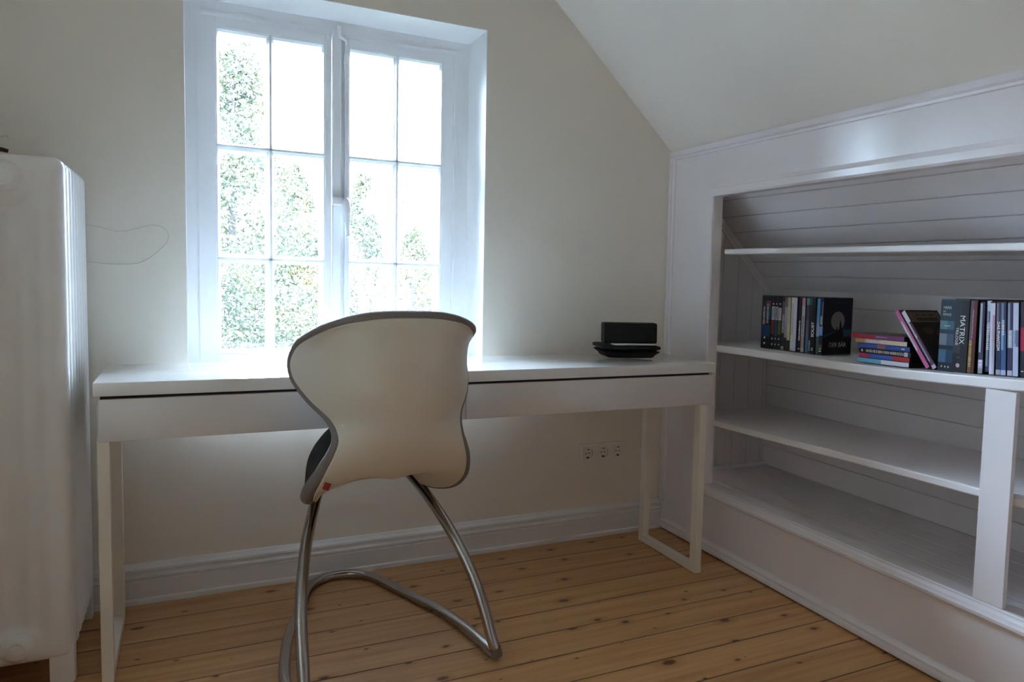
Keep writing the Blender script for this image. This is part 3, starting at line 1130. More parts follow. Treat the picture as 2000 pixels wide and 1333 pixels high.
def layer_solid(name, t0, t1, out, inset, m, nr=6, topx=0.0, NV_=NRM):
    """solid between offsets t0 and t1 along the normal, rounded rim bulging by `out`"""
    bm = bmesh.new()
    lo, hi = {}, {}
    for j in range(NV + 1):
        for i in range(NU + 1):
            sh_ = OUT[(j, i)] * inset * (1 + topx * max(0, OUT[(j, i)].z)) if (j, i) in OUT else Vector((0, 0, 0))
            lo[j, i] = bm.verts.new(G[j][i] + NV_[j][i] * t0 + sh_)
            hi[j, i] = bm.verts.new(G[j][i] + NV_[j][i] * t1 + sh_)
    for j in range(NV):
        for i in range(NU):
            bm.faces.new((lo[j, i], lo[j, i + 1], lo[j + 1, i + 1], lo[j + 1, i]))
            bm.faces.new((hi[j, i], hi[j + 1, i], hi[j + 1, i + 1], hi[j, i + 1])).material_index = 1 if isinstance(m, list) else 0
    ringsv = [[lo[b] for b in BND]]
    for r in range(1, nr):
        a_ = PI * r / nr
        rr = []
        for b in BND:
            j, i = b
            c = G[j][i] + NV_[j][i] * (t0 + (t1 - t0) * (0.5 - 0.5 * math.cos(a_))) + OUT[b] * (inset + out * (1 + topx * max(0, OUT[b].z)) * math.sin(a_))
            rr.append(bm.verts.new(c))
        ringsv.append(rr)
    ringsv.append([hi[b] for b in BND])
    for A, B in zip(ringsv[:-1], ringsv[1:]):
        for q in range(nb):
            bm.faces.new((A[q], A[(q + 1) % nb], B[(q + 1) % nb], B[q]))
    return fin(bm, name, m, chair, smooth=True)


shell = layer_solid('seat_shell', -0.003, 0.003, 0.0015, 0.0, CREAM, 4)
pad = layer_solid('padded_cushion', 0.0035, 0.036, 0.0135, 0.006, [GREYF, mat('chair_charcoal_fabric', (0.045, 0.045, 0.05), 0.85, spec=0.2, bump=0.3, bscale=350)], 8, 0.05, PADN)
# brand tag sewn into the seam
bm = bmesh.new()
jt = int(NV * 11.1 / 19)
pt = G[jt][1] - NRM[jt][1] * 0.006
bx(bm, -0.0075, 0.0075, -0.0012, 0.0012, -0.009, 0.009)
tg = fin(bm, 'fabric_tag', RED, chair)
tg.location = pt + Vector((0.008, -0.006, 0.0))
tg.rotation_euler = (0.2, 0.35, -0.2)

# base: one chromed tube, U on the floor, both ends rising forward to the seat
RT = 0.0145
half = [(0.0, 0.745, RT), (0.045, 0.736, RT), (0.085, 0.700, RT), (0.112, 0.645, RT), (0.140, 0.555, RT), (0.170, 0.465, RT), (0.205, 0.360, RT), (0.233, 0.235, RT), (0.249, 0.105, RT), (0.2545, 0.022, RT),
        (0.2555, 0.000, RT + 0.003), (0.2530, -0.003, 0.030), (0.2450, 0.008, 0.065), (0.2350, 0.036, 0.130), (0.2210, 0.090, 0.210), (0.1920, 0.185, 0.305), (0.1550, 0.282, 0.385), (0.1250, 0.352, 0.433), (0.1000, 0.400, 0.462), (0.082, 0.430, 0.474)]
left = half[:8] + [(0.252, 0.100, RT), (0.245, 0.005, RT), (0.236, -0.030, RT + 0.002), (0.231, -0.034, 0.028), (0.2290, -0.024, 0.065), (0.2270, 0.012, 0.130), (0.2190, 0.078, 0.210)] + half[15:]
fullp = [(-x, y, z) for x, y, z in left[::-1]] + half[1:]
bm = bmesh.new()
tube(bm, catmull(fullp, 8), RT, 18)
fin(bm, 'tube_base', STEEL, chair, smooth=True, autos=60)
# mounting plate under the seat
bm = bmesh.new()
bx(bm, -0.10, 0.10, 0.20, 0.44, 0.480, 0.492, 0.003, 1)
fin(bm, 'mounting_plate', DARK, chair, smooth=True, autos=40)
for s_ in (-1, 1):
    bm = bmesh.new()
    tube(bm, [Vector((0.2590, -0.004, 0.012)), Vector((0.2520, -0.006, 0.036))] if s_ > 0 else [Vector((-0.2385, -0.034, 0.012)), Vector((-0.2310, -0.036, 0.036))], 0.0152, 16)
    fin(bm, 'end_cap', mat('brown_grey_plastic', (0.16, 0.11, 0.09), 0.4), chair, smooth=True, autos=50)

# ------------------------------------------------------------------ film cases on the middle shelf
C_ = lambda r, g, b: (r, g, b)


def lin(c):
    return tuple(((v / 255) / 12.92 if v / 255 <= 0.04045 else ((v / 255 + 0.055) / 1.055) ** 2.4) for v in c)


def cmat(c):
    """c: sRGB 0..255 of the print itself"""
    return mat('print_%02x%02x%02x' % c, lin(c), 0.5, spec=0.3)


CASEK = mat('case_black_plastic', (0.012, 0.012, 0.014), 0.3)
WHT = mat('print_white_letters', (0.80, 0.80, 0.82), 0.4)
GOLD = mat('print_gold_letters', (0.62, 0.40, 0.12), 0.4)
GREYL = mat('print_grey_letters', (0.42, 0.42, 0.42), 0.4)


def film_case(name, th, h, dep, bands, label, group, split=None, cover=None, case=CASEK):
    """local frame: spine faces -x at x=0, thickness along y centred, height +z.
    bands: [(z0,z1,colour)] in fractions on the spine; split: colour of the -y half"""
    root = empty(name)
    tag(root, label, 'film case', group)
    bm = bmesh.new()
    mats = [case]
    bx(bm, 0.0008, dep, -th / 2, th / 2, 0, h, 0.0007, 1)
    fin(bm, 'plastic_case', case, root)
    bm = bmesh.new()
    mats = []

    def mi(c):
        m = cmat(c)
        if m not in mats:
            mats.append(m)
        return mats.index(m)
    y0, y1 = -th / 2 + 0.0007, th / 2 - 0.0007
    for z0, z1, c in bands:
        if isinstance(c[0], tuple):
            ym = y0 + (y1 - y0) * 0.5
            for ya, yb, cc in ((ym, y1, c[0]), (y0, ym, c[1])):
                v = [bm.verts.new(p) for p in ((0, ya, h * z0), (0, yb, h * z0), (0, yb, h * z1), (0, ya, h * z1))]
                f = bm.faces.new(v)
                f.material_index = mi(cc)
        else:
            v = [bm.verts.new(p) for p in ((0, y0, h * z0), (0, y1, h * z0), (0, y1, h * z1), (0, y0, h * z1))]
            f = bm.faces.new(v)
            f.material_index = mi(c)
    geo = bmesh.ops.extrude_face_region(bm, geom=list(bm.faces))
    for g in geo['geom']:
        if isinstance(g, bmesh.types.BMVert):
            g.co.x += 0.0009
    fin(bm, 'spine_print', mats, root)
    if cover:
        cover(root, th, h, dep)
    return root


def spine_text(root, txt, size, zc, m, yoff=0.0, flip=False, sx=1.0, bold=0.0):
    """letters run along the spine; default reads top to bottom"""
    # text x -> -z (down), text y -> -y side ; facing -x
    if not flip:
        Mx = Matrix(((0, 0, -1, -0.0003), (0, 1, 0, yoff), (0, 0, 0, zc), (0, 0, 0, 1)))
        Mx[2][0] = -1.0
        Mx[1][0] = 0.0
        # columns: x axis -> (0,0,-1); y axis -> (0,-1... ) chosen so that x cross y = facing
        X = Vector((0, 0, -1))
        N = Vector((-1, 0, 0))
        Yv = N.cross(X)
    else:
        X = Vector((0, 0, 1))
        N = Vector((-1, 0, 0))
        Yv = N.cross(X)
    Mx = Matrix((X, Yv, N)).transposed().to_4x4()
    Mx.translation = Vector((-0.0003, yoff, zc))
    return text_part(txt, size, m, root, Mx, 'title_lettering', sx, bold)


def smudge(root, z0, z1, w, m, yoff=0.0, n=9, seed=1):
    """row of tiny unreadable printed strokes on a spine"""
    R = random.Random(seed)
    n = round(n * 1.5) if n > 3 else n
    bm = bmesh.new()
    z = z1
    step = (z1 - z0) / n
    for k in range(n):
        a_ = z1 - step * k
        hgt = step * R.uniform(0.45, 0.75)
        ww = w * R.uniform(0.7, 1.0)
        bx(bm, -0.0003, 0.0002, yoff - ww / 2, yoff + ww / 2, a_ - hgt, a_)
    return fin(bm, 'small_print', m, root)


def place(root, x, y, z, lean=0.0, rz=0.0):
    root.location = (x, y, z)
    root.rotation_euler = (lean, 0, rz)


H = 0.190
G1 = 'film cases standing in the left row'
K = (14, 14, 18)
# y edges measured along the shelf (left row), far to near
E1 = [-0.5718, -0.622, -0.6388, -0.6545, -0.6687, -0.6853, -0.6979, -0.7142, -0.7291, -0.7536, -0.7704, -0.7871, -0.8048, -0.8234, -0.8415]
defs1 = [
    dict(bands=[(0.02, .22, K), (.22, .44, (20, 62, 98)), (.44, .55, (12, 26, 40)), (.55, .80, ((16, 16, 18), (22, 70, 88))), (.80, .90, ((60, 40, 52), (120, 55, 80))), (.90, .98, (20, 44, 44))],
         label='thick black and blue double film case at the far left end of the left row'),
    dict(bands=[(.02, .28, (26, 24, 26)), (.28, .55, (118, 44, 38)), (.55, .80, (178, 176, 186)), (.80, .98, (22, 22, 26))], label='slim film case with a white upper label and a rust red lower spine'),
    dict(bands=[(.02, .25, (18, 38, 30)), (.25, .55, (36, 66, 98)), (.55, .80, (150, 148, 165)), (.80, .98, (26, 28, 36))], label='slim film case with a lilac upper label and a navy lower spine'),
    dict(bands=[(.02, .28, (26, 22, 22)), (.28, .55, (78, 92, 42)), (.55, .78, (190, 180, 178)), (.78, .98, (22, 22, 24))], label='slim film case with a pale upper label and an olive green lower spine'),
    dict(bands=[(.02, .08, (150, 148, 150)), (.08, .32, (32, 28, 40)), (.32, .60, (96, 92, 110)), (.60, .9, (88, 78, 100)), (.9, .98, (40, 30, 36))], label='film case with a dusky purple spine and faint cross lettering'),
    dict(bands=[(.02, .24, (30, 26, 30)), (.24, .55, (150, 138, 165)), (.55, .80, (160, 148, 140)), (.80, .98, (120, 96, 78))], label='film case with a lilac spine fading to brown at the top'),
    dict(bands=[(.02, .20, (40, 40, 34)), (.20, .50, (196, 186, 130)), (.50, .98, (176, 168, 156))], label='film case with a pale yellow spine beside the lilac one'),
    dict(bands=[(.02, .3, (205, 210, 205)), (.3, .88, (188, 184, 172)), (.88, .98, (210, 205, 190))], label='film case with a plain beige white spine'),
    dict(bands=[(.02, .98, (200, 200, 222))], label='brightest blank white film case in the left row'),
    dict(bands=[(.02, .98, (22, 22, 32))], label='thick dark film case with small white lettering beside the white ones'),
    dict(bands=[(.02, .10, (190, 180, 170)), (.10, .30, (176, 140, 134)), (.30, .84, (178, 176, 186)), (.84, .98, (200, 130, 150))], label='film case with grey white spine and pinkish ends'),
    dict(bands=[(.02, .35, (70, 110, 150)), (.35, .6, (112, 88, 122)), (.6, .86, (66, 76, 88)), (.86, .98, (96, 150, 150))], label='film case with a teal and mauve spine, right of the grey white one'),
    dict(bands=[(.02, .2, (20, 46, 70)), (.2, .86, (34, 28, 42)), (.86, .98, (44, 84, 92))], label='very dark film case with a pale line at its foot'),
    dict(bands=[(.02, .98, (16, 14, 18))], label='black film case lettered SOLIST in white'),
]
blue = dict(bands=[(.02, .32, (70, 96, 88)), (.32, .55, (150, 170, 200)), (.55, .98, (98, 158, 216))], label='bright sky blue film case next to the one with the moon')
defs1.insert(14, blue)
E1 = [-0.5718, -0.6185, -0.6345, -0.6505, -0.6665, -0.6825, -0.6985, -0.7145, -0.7300, -0.7456, -0.7650, -0.7806, -0.7960, -0.8110, -0.8262, -0.8412]
E1 = [-0.4774 + (v + 0.5718) * 1.0468 for v in E1]


def moon_cover(root, th, h, dep):
    bm = bmesh.new()
    y = -th / 2 - 0.0003
    mats = [cmat((24, 32, 48)), cmat((128, 124, 122)), cmat((13, 16, 18)), cmat((48, 78, 96)), cmat((34, 46, 66))]

    def poly(pts, k, e):
        v = [bm.verts.new((p[0], y - e, p[1])) for p in pts]
        f = bm.faces.new(v)
        f.material_index = k
    D = dep
    X0, X1 = 0.003, D - 0.004
    poly([(X0, 0.004), (X1, 0.004), (X1, h - 0.004), (X0, h - 0.004)], 0, 0)
    poly([(X1 - 0.05, 0.06), (X1, 0.06), (X1, 0.085), (X1 - 0.05, 0.085)], 3, 0.0001)
    poly([(D * .5 + 0.031 * math.cos(t), 0.113 + 0.031 * math.sin(t)) for t in [2 * PI * k / 40 for k in range(40)]], 1, 0.0002)
    # rock ridge with the two animals
    poly([(X0, 0.004), (X1, 0.004), (X1, 0.05), (D * .72, 0.056), (D * .68, 0.083), (D * .60, 0.088), (D * .50, 0.082), (D * .36, 0.073), (D * .12, 0.062), (X0, 0.061)], 2, 0.0003)
    poly([(D * .55, 0.086), (D * .565, 0.104), (D * .59, 0.119), (D * .605, 0.110), (D * .625, 0.103), (D * .645, 0.086)], 2, 0.0004)
    poly([(D * .44, 0.078), (D * .46, 0.090), (D * .475, 0.097), (D * .49, 0.090), (D * .50, 0.080)], 2, 0.0004)
    poly([(X0, 0.061), (D * .12, 0.062), (D * .36, 0.073), (D * .44, 0.079), (D * .36, 0.078), (D * .12, 0.067), (X0, 0.066)], 3, 0.00035)
    poly([(X0 + 0.02, h - 0.017), (X1 - 0.02, h - 0.017), (X1 - 0.02, h - 0.016), (X0 + 0.02, h - 0.016)], 3, 0.0004)
    fin(bm, 'cover_print', mats, root)
    Mx = Matrix((Vector((1, 0, 0)), Vector((0, 0, 1)), Vector((0, -1, 0)))).transposed().to_4x4()
    Mx.translation = Vector((D * 0.52, y - 0.0006, 0.033))
    text_part('DER B\u00c4R', 0.021, GREYL, root, Mx, 'title_lettering', 0.95)


XS1 = 2.012
for k, d_ in enumerate(defs1):
    ya, yb = E1[k], E1[k + 1]
    yc = (ya + yb) / 2
    th = abs(ya - yb) - 0.0006
    root = film_case('film_case', th, H, 0.135, d_['bands'], d_['label'], G1)
    rz = 0.0
    xo = [0.004, 0.008, 0.009, 0.010, 0.012, 0.010, 0.008, 0.009, 0.007, 0.012, 0.010, 0.014, 0.012, 0.010, 0.017][k]
    place(root, XS1 + xo, yc, sh2z(yb))
    if k == 0:
        smudge(root, 0.085, 0.150, 0.014, GREYL, th * 0.22, 12, 3)
        smudge(root, 0.090, 0.160, 0.012, GREYL, -th * 0.18, 12, 4)
        for z in (0.012, 0.032):
            smudge(root, z, z + 0.010, 0.009, WHT, 0.004, 1, 5)
    elif k in (1, 2, 3):
        for z in (0.012, 0.032, 0.155):
            smudge(root, z, z + 0.009, 0.008, GREYL, 0.0, 1, 5 + k)
        smudge(root, 0.110, 0.146, 0.006, CASEK, 0.0, 11, 8 + k)
    elif k == 4:
        smudge(root, 0.060, 0.125, 0.010, GREYL, 0, 9, 21)
    elif k == 9:
        smudge(root, 0.040, 0.108, 0.007, WHT, 0, 10, 22)
        smudge(root, 0.010, 0.015, 0.009, WHT, 0, 1, 23)
    elif k == 10:
        smudge(root, 0.06, 0.125, 0.005, CASEK, 0, 10, 24)
    elif k == 12:
        smudge(root, 0.010, 0.045, 0.008, GREYL, 0, 5, 25)
    elif k == 13:
        spine_text(root, 'SOLIST', 0.0165, 0.083, WHT, 0.0, flip=True, sx=1.0, bold=0.0004)
        smudge(root, 0.010, 0.022, 0.008, WHT, 0, 2, 26)
# the film with the moon, last of the row, turned slightly
root = film_case('film_case', 0.0160, H, 0.135, [(.02, .10, K), (.10, .18, (110, 60, 70)), (.18, .34, (16, 26, 48)), (.34, .50, (120, 160, 210)), (.50, .98, (18, 30, 82))],
                 'film case showing its dark cover with a full moon, titled DER B\u00c4R', G1, cover=moon_cover)
place(root, XS1 + 0.012, -0.7712, sh2z(-0.78) + 0.0008, 0, 0.035)
smudge(root, 0.100, 0.128, 0.008, WHT, 0, 4, 31)
smudge(root, 0.008, 0.022, 0.009, WHT, 0, 2, 32)
smudge(root, 0.035, 0.175, 0.0022, GREYL, -0.0045, 1, 33)

# lying stack
G2 = 'film cases lying in a stack'
RX90 = Matrix.Rotation(PI / 2, 4, 'X')
stack = [
    ('bottom film case of the lying stack, light blue and white', [(0, .48, (120, 190, 225)), (.48, 1, (225, 228, 240))], 0.006),
    ('second lowest film case of the stack, blue with red ends', [(0, .20, (190, 40, 80)), (.20, .68, (50, 80, 170)), (.68, 1, (185, 30, 45))], 0.004),
    ('black film case in the stack with a row of cream letters', [(0, .88, (28, 28, 34)), (.88, .95, (200, 200, 210)), (.95, 1, (40, 40, 46))], 0.004),
    ('royal blue film case in the middle of the stack', [(0, .38, (40, 80, 170)), (.38, .54, (150, 90, 110)), (.54, 1, (46, 82, 170))], 0.012),
    ('film case with orange and cream striped spine, second from the stack top', [(0, .20, (205, 150, 96)), (.20, .5, (205, 180, 190)), (.5, 1, (228, 212, 190))], 0.024),
    ('topmost film case of the stack, crimson with a pink end', [(0, .45, (165, 28, 52)), (.45, 1, (130, 62, 116))], 0.032),
]
zst = sh2z(-1.12)
tst = 0.0142
for k, (lab, bands, dy) in enumerate(stack):
    # local case: height becomes world -y direction (left to right), thickness up
    root = film_case('film_case', tst - 0.0004, H, 0.135, [(a_, b_, c) for a_, b_, c in bands], lab, G2)
    # local z -> world -y ; local y -> world z ; local x -> world x
    Mr = Matrix((Vector((1, 0, 0)), Vector((0, 0, 1)), Vector((0, -1, 0)))).transposed().to_4x4()
    tz = Matrix.Rotation([0.0, -0.02, 0.01, 0.0, 0.02, 0.05][k], 4, 'Z')
    tl = Matrix.Rotation(-0.0105, 4, 'X')
    root.matrix_world = Matrix.Translation((1.965 + [0, .004, .002, .008, .006, -0.002][k], -0.999 + dy, zst + 0.0010 + tst * (k + 0.5) + 0.0008)) @ tl @ tz @ Mr
    if k == 2:
        smudge(root, 0.025, 0.165, 0.009, mat('print_cream_letters', (0.55, 0.47, 0.38), 0.4), 0, 15, 41)
        smudge(root, 0.008, 0.016, 0.009, WHT, 0, 1, 42)
    if k == 4:
        smudge(root, 0.045, 0.110, 0.007, WHT, 0, 8, 43)
    if k == 3:
        smudge(root, 0.160, 0.172, 0.006, WHT, 0, 2, 44)
    if k == 5:
        smudge(root, 0.090, 0.130, 0.004, mat('print_rose_letters', (0.55, 0.30, 0.42), 0.4), 0, 7, 45)

# two cases leaning on the stack
def brown_cover(root, th, h, dep):
    bm = bmesh.new()
    y = -th / 2 - 0.0003
    mats = [cmat((44, 38, 32)), cmat((112, 100, 84)), cmat((84, 66, 50)), cmat((110, 48, 44)), cmat((26, 24, 22))]

    def poly(pts, k, e):
        v = [bm.verts.new((p[0], y - e, p[1])) for p in pts]
        f = bm.faces.new(v)
        f.material_index = k
    poly([(0.004, 0.004), (dep - 0.004, 0.004), (dep - 0.004, h - 0.004), (0.004, h - 0.004)], 0, 0)
    poly([(0.004, 0.148), (dep - 0.004, 0.148), (dep - 0.004, h - 0.006), (0.004, h - 0.006)], 1, 0.0001)
    poly([(0.05 + 0.022 * math.cos(t), 0.120 + 0.012 * math.sin(t)) for t in [2 * PI * k / 18 for k in range(18)]], 2, 0.0002)
    poly([(0.095 + 0.018 * math.cos(t), 0.105 + 0.020 * math.sin(t)) for t in [2 * PI * k / 18 for k in range(18)]], 3, 0.0002)
    R = random.Random(3)
    for k in range(9):
        x = 0.030 + k * 0.0095
        poly([(x, 0.153), (x + R.uniform(.005, .0075), 0.153), (x + R.uniform(.005, .0075), 0.163), (x, 0.163)], 4, 0.0003)
    for k in range(3):
        x = 0.028 + k * 0.028
        poly([(x, 0.171), (x + 0.019, 0.171), (x + 0.019, 0.1735), (x, 0.1735)], 4, 0.0003)
    fin(bm, 'cover_print', mats, root)


lean = math.atan2(0.117, 0.148)
G3 = 'film cases leaning against the stack'
r1 = film_case('film_case', 0.0142, H, 0.135, [(0, .30, (205, 110, 165)), (.30, .82, ((200, 190, 215), (205, 110, 170))), (.82, 1, (205, 105, 165))], 'pink film case leaning on the stack, under the silver one', G3, case=mat('case_plum', (0.10, 0.02, 0.06), 0.35))
r2_ = film_case('film_case', 0.0142, H, 0.135, [(0, .06, (205, 200, 215)), (.06, .13, (90, 80, 100)), (.13, .80, ((160, 155, 180), (90, 50, 90))), (.80, 1, (215, 222, 235))], 'silver and purple film case leaning on the pink one, brown cover facing out', G3,
                cover=brown_cover)
smudge(r1, 0.060, 0.150, 0.006, WHT, 0.003, 14, 51)
smudge(r2_, 0.100, 0.150, 0.006, WHT, 0.002, 9, 52)
zf = sh2z(-1.25)


def lean_place(root, ybot, th, x):
    # bottom -y edge... rests on shelf; top tips towards +y
    c, s_ = math.cos(lean), math.sin(lean)
    # local z -> (0, s, c); local y -> (0, c, -s)
    root.rotation_euler = (-lean, 0, 0)
    # lowest corner is local (+y) edge: z = y*(-s)
    root.location = (x, ybot, zf + (th / 2) * s_ + 0.0006)


lean_place(r1, -1.2355, 0.0142, 1.980)
lean_place(r2_, -1.2548, 0.0142, 1.984)

# right row
G4 = 'film cases standing in the right row'
XS4 = 1.972


def box_disc(root):
    pass


rr_ = film_case('film_case', 0.0470, 0.192, 0.135, [(.01, .12, (10, 28, 44)), (.12, .30, ((70, 110, 140), (24, 60, 90))), (.30, .36, (12, 34, 56)), (.36, .52, ((120, 130, 146), (70, 84, 110))), (.52, .58, (24, 50, 74)), (.58, .70, ((90, 126, 142), (60, 100, 122))), (.70, .98, (14, 44, 66))],
                'thick teal blue boxed set lettered HERR DER RINGE at the left of the right row', G4, case=mat('box_navy', (0.01, 0.035, 0.07), 0.3))
place(rr_, XS4 + 0.006, -1.2915, sh2z(-1.316))


def flat_text(root, txt, size, y, z, m, sx=1.0, bold=0.0):
    X, N = Vector((0, -1, 0)), Vector((-1, 0, 0))
    Yv = N.cross(X)
    Mx = Matrix((X, Yv, N)).transposed().to_4x4()
    Mx.translation = Vector((-0.0003, y, z))
    return text_part(txt, size, m, root, Mx, 'title_lettering', sx, bold)


PALE = mat('print_pale_letters', (0.50, 0.55, 0.52), 0.4)
flat_text(rr_, 'HERR', 0.0105, 0.002, 0.169, PALE)
flat_text(rr_, 'DER', 0.0050, 0.011, 0.159, PALE)
flat_text(rr_, 'RINGE', 0.0090, 0.002, 0.151, PALE)
smudge(rr_, 0.118, 0.122, 0.020, PALE, 0.0, 1, 61)
for q in (-0.010, 0.0, 0.011):
    smudge(rr_, 0.008, 0.014, 0.005, WHT, q, 1, 62)
rm = film_case('film_case', 0.0440, 0.192, 0.135, [(.01, .26, (12, 14, 20)), (.26, .40, ((46, 52, 62), (12, 14, 20))), (.40, .98, ((26, 34, 46), (12, 14, 20)))], 'thick black boxed set lettered MATRIX TRILOGIE in the right row', G4)
place(rm, XS4, -1.3388, sh2z(-1.361))
spine_text(rm, 'MATRIX', 0.0215, 0.112, WHT, -0.003, flip=False, sx=0.98)
spine_text(rm, 'TRILOGIE', 0.0110, 0.094, WHT, 0.0115, flip=False, sx=1.0)
bm = bmesh.new()
lathe(bm, [(0.0055, 0), (0.0055, 0.0003)], (0.0, 0.004, 0.018), (-1, 0, 0), 20)
fin(bm, 'rating_badge', cmat((205, 175, 195)), rm)
smudge(rm, 0.034, 0.040, 0.012, cmat((50, 90, 84)), 0.004, 1, 66)
rb = film_case('film_case', 0.0205, 0.190, 0.135, [(.01, .42, ((120, 84, 44), (84, 38, 22))), (.42, .98, ((96, 84, 92), (104, 26, 40)))], 'dark red and brown film case with golden lettering at its foot', G4)
place(rb, XS4 + 0.001, -1.3725, sh2z(-1.383))
smudge(rb, 0.015, 0.085, 0.008, GOLD, 0.004, 12, 71)
smudge(rb, 0.090, 0.165, 0.0035, mat('print_rose_letters', (0.55, 0.30, 0.42), 0.4), 0.001, 14, 72)
rows4 = [
    (-1.4205, 0.0150, [(.01, .08, (150, 160, 165)), (.08, .20, (196, 190, 220)), (.20, .30, (70, 66, 96)), (.30, .98, ((158, 180, 190), (66, 40, 92)))], 'film case with pale green and violet split spine', 0.02, 0.0),
    (-1.4382, 0.0145, [(.01, .08, (60, 60, 84)), (.08, .55, ((140, 146, 170), (64, 60, 90))), (.55, .70, (120, 126, 152)), (.70, .84, ((150, 160, 185), (52, 58, 92))), (.84, .98, (196, 210, 232))], 'film case with white vertical lettering and a bright top, standing raised in the right row', 0.03, 0.006),
    (-1.4560, 0.0155, [(.01, .45, ((215, 220, 235), (196, 186, 206))), (.45, .82, ((214, 216, 236), (190, 160, 185))), (.82, .98, (214, 218, 232))], 'whitest film case of the right row', 0.045, 0.0),
    (-1.4728, 0.0145, [(.01, .08, (170, 168, 176)), (.08, .38, (38, 52, 84)), (.38, .98, ((126, 112, 140), (52, 44, 78)))], 'film case lettered DAS PHANTOM on a plum spine', 0.055, 0.0),
    (-1.4882, 0.0150, [(.01, .08, (176, 182, 225)), (.08, .35, (66, 96, 150)), (.35, .60, ((128, 168, 205), (60, 96, 150))), (.60, .98, ((120, 136, 164), (40, 56, 96)))], 'film case with a mid blue spine, right of the plum one', 0.06, 0.0),
    (-1.5042, 0.0148, [(.01, .08, (190, 186, 200)), (.08, .38, (56, 54, 86)), (.38, .62, (168, 170, 195)), (.62, .98, ((140, 150, 174), (56, 46, 80)))], 'film case with grey label and indigo lower spine', 0.06, 0.0),
    (-1.5205, 0.0160, [(.01, .40, (186, 196, 225)), (.40, .62, ((150, 180, 210), (120, 116, 160))), (.62, .98, (196, 204, 226))], 'pale blue white film case near the right picture edge', 0.06, 0.0),
    (-1.5368, 0.0150, [(.01, .35, (30, 34, 48)), (.35, .66, (168, 32, 76)), (.66, .98, (44, 34, 60))], 'dark film case with a crimson patch at the right picture edge', 0.06, 0.0),
]
for k, (yb_, th, bands, lab, ln, dz) in enumerate(rows4):
    root = film_case('film_case', th - 0.0007, 0.184, 0.135, bands, lab, G4)
    yb_ += 0.0215
    place(root, XS4 + [0.004, 0.008, 0.0, 0.002, 0.0, 0.002, 0.0, 0.003][k] - 0.001, yb_, sh2z(yb_) + 0.0008 + th / 2 * math.sin(ln) + dz, -ln)
    if k == 0:
        smudge(root, 0.018, 0.036, 0.010, WHT, 0, 2, 81)
    if k == 1:
        smudge(root, 0.055, 0.125, 0.008, WHT, 0.002, 10, 82)
    if k == 2:
        smudge(root, 0.045, 0.120, 0.004, GREYL, -0.002, 9, 83)
    if k == 3:
        spine_text(root, 'DAS PHANTOM', 0.0098, 0.098, WHT, 0.0, flip=False, sx=1.05, bold=0.0002)
    if k == 4:
        smudge(root, 0.100, 0.138, 0.007, WHT, 0.001, 7, 85)
    if k == 5:
        smudge(root, 0.072, 0.112, 0.006, WHT, 0, 8, 86)
    if k == 6:
        smudge(root, 0.080, 0.112, 0.006, mat('print_slate', (0.15, 0.17, 0.30), 0.4), 0, 5, 87)
    if k == 7:
        smudge(root, 0.012, 0.016, 0.008, WHT, 0, 1, 88)

# ------------------------------------------------------------------ garden outside
o = box('garden_lawn', mat('lawn', (0.09, 0.11, 0.06), 0.9, var=0.3, vscale=0.8), -25, 30, 0.6, 60, -3.1, -3.0)
struct(o)


def leaf_mat(name, a, b, c, tr=0.25):
    m = bpy.data.materials.new(name)
    m.use_nodes = True
    n, l = m.node_tree.nodes, m.node_tree.links
    bs = n['Principled BSDF']
    bs.inputs['Roughness'].default_value = 0.7
    t = n.new('ShaderNodeTexCoord')
    ns = n.new('ShaderNodeTexNoise')
    ns.inputs['Scale'].default_value = 3.2
    ns.inputs['Detail'].default_value = 4
    l.new(t.outputs['Object'], ns.inputs['Vector'])
    r = n.new('ShaderNodeValToRGB')
    r.color_ramp.elements[0].position, r.color_ramp.elements[0].color = 0.32, (*a, 1)
    r.color_ramp.elements[1].position, r.color_ramp.elements[1].color = 0.70, (*c, 1)
    e = r.color_ramp.elements.new(0.5)
    e.color = (*b, 1)
    l.new(ns.outputs['Fac'], r.inputs[0])
    l.new(r.outputs[0], bs.inputs['Base Color'])
    tl = n.new('ShaderNodeBsdfTranslucent')
    l.new(r.outputs[0], tl.inputs[0])
    mx = n.new('ShaderNodeMixShader')
    mx.inputs[0].default_value = tr
    l.new(bs.outputs[0], mx.inputs[1])
    l.new(tl.outputs[0], mx.inputs[2])
    l.new(mx.outputs[0], n['Material Output'].inputs[0])
    return m


LF1 = leaf_mat('conifer_leaves', (0.013, 0.019, 0.012), (0.027, 0.031, 0.015), (0.052, 0.048, 0.021))
LF2 = leaf_mat('shrub_leaves', (0.017, 0.026, 0.014), (0.037, 0.039, 0.018), (0.080, 0.058, 0.020))
BARK = mat('bark', (0.020, 0.016, 0.013), 0.9, bump=0.5, bscale=20)


def foliage(name, m, parent, n, sampler, size, seed):
    R = random.Random(seed)
    vs_, fs = [], []
    for k in range(n):
        p = sampler(R)
        a_ = Vector((R.gauss(0, 1), R.gauss(0, 1), R.gauss(0, 1))).normalized()
        b_ = a_.orthogonal().normalized()
        c_ = a_.cross(b_)
        t = R.uniform(0, 2 * PI)
        u = b_ * math.cos(t) + c_ * math.sin(t)
        v = a_.cross(u)
        s_ = size * R.uniform(0.6, 1.3)
        i = len(vs_)
        vs_ += [p - u * s_, p + v * s_ * 0.5 + a_ * s_ * 0.15, p + u * s_, p - v * s_ * 0.5 + a_ * s_ * 0.15]
        fs.append((i, i + 1, i + 2, i + 3))
    me = bpy.data.meshes.new(name)
    me.from_pydata(vs_, [], fs)
    return link(name, me, parent, m)


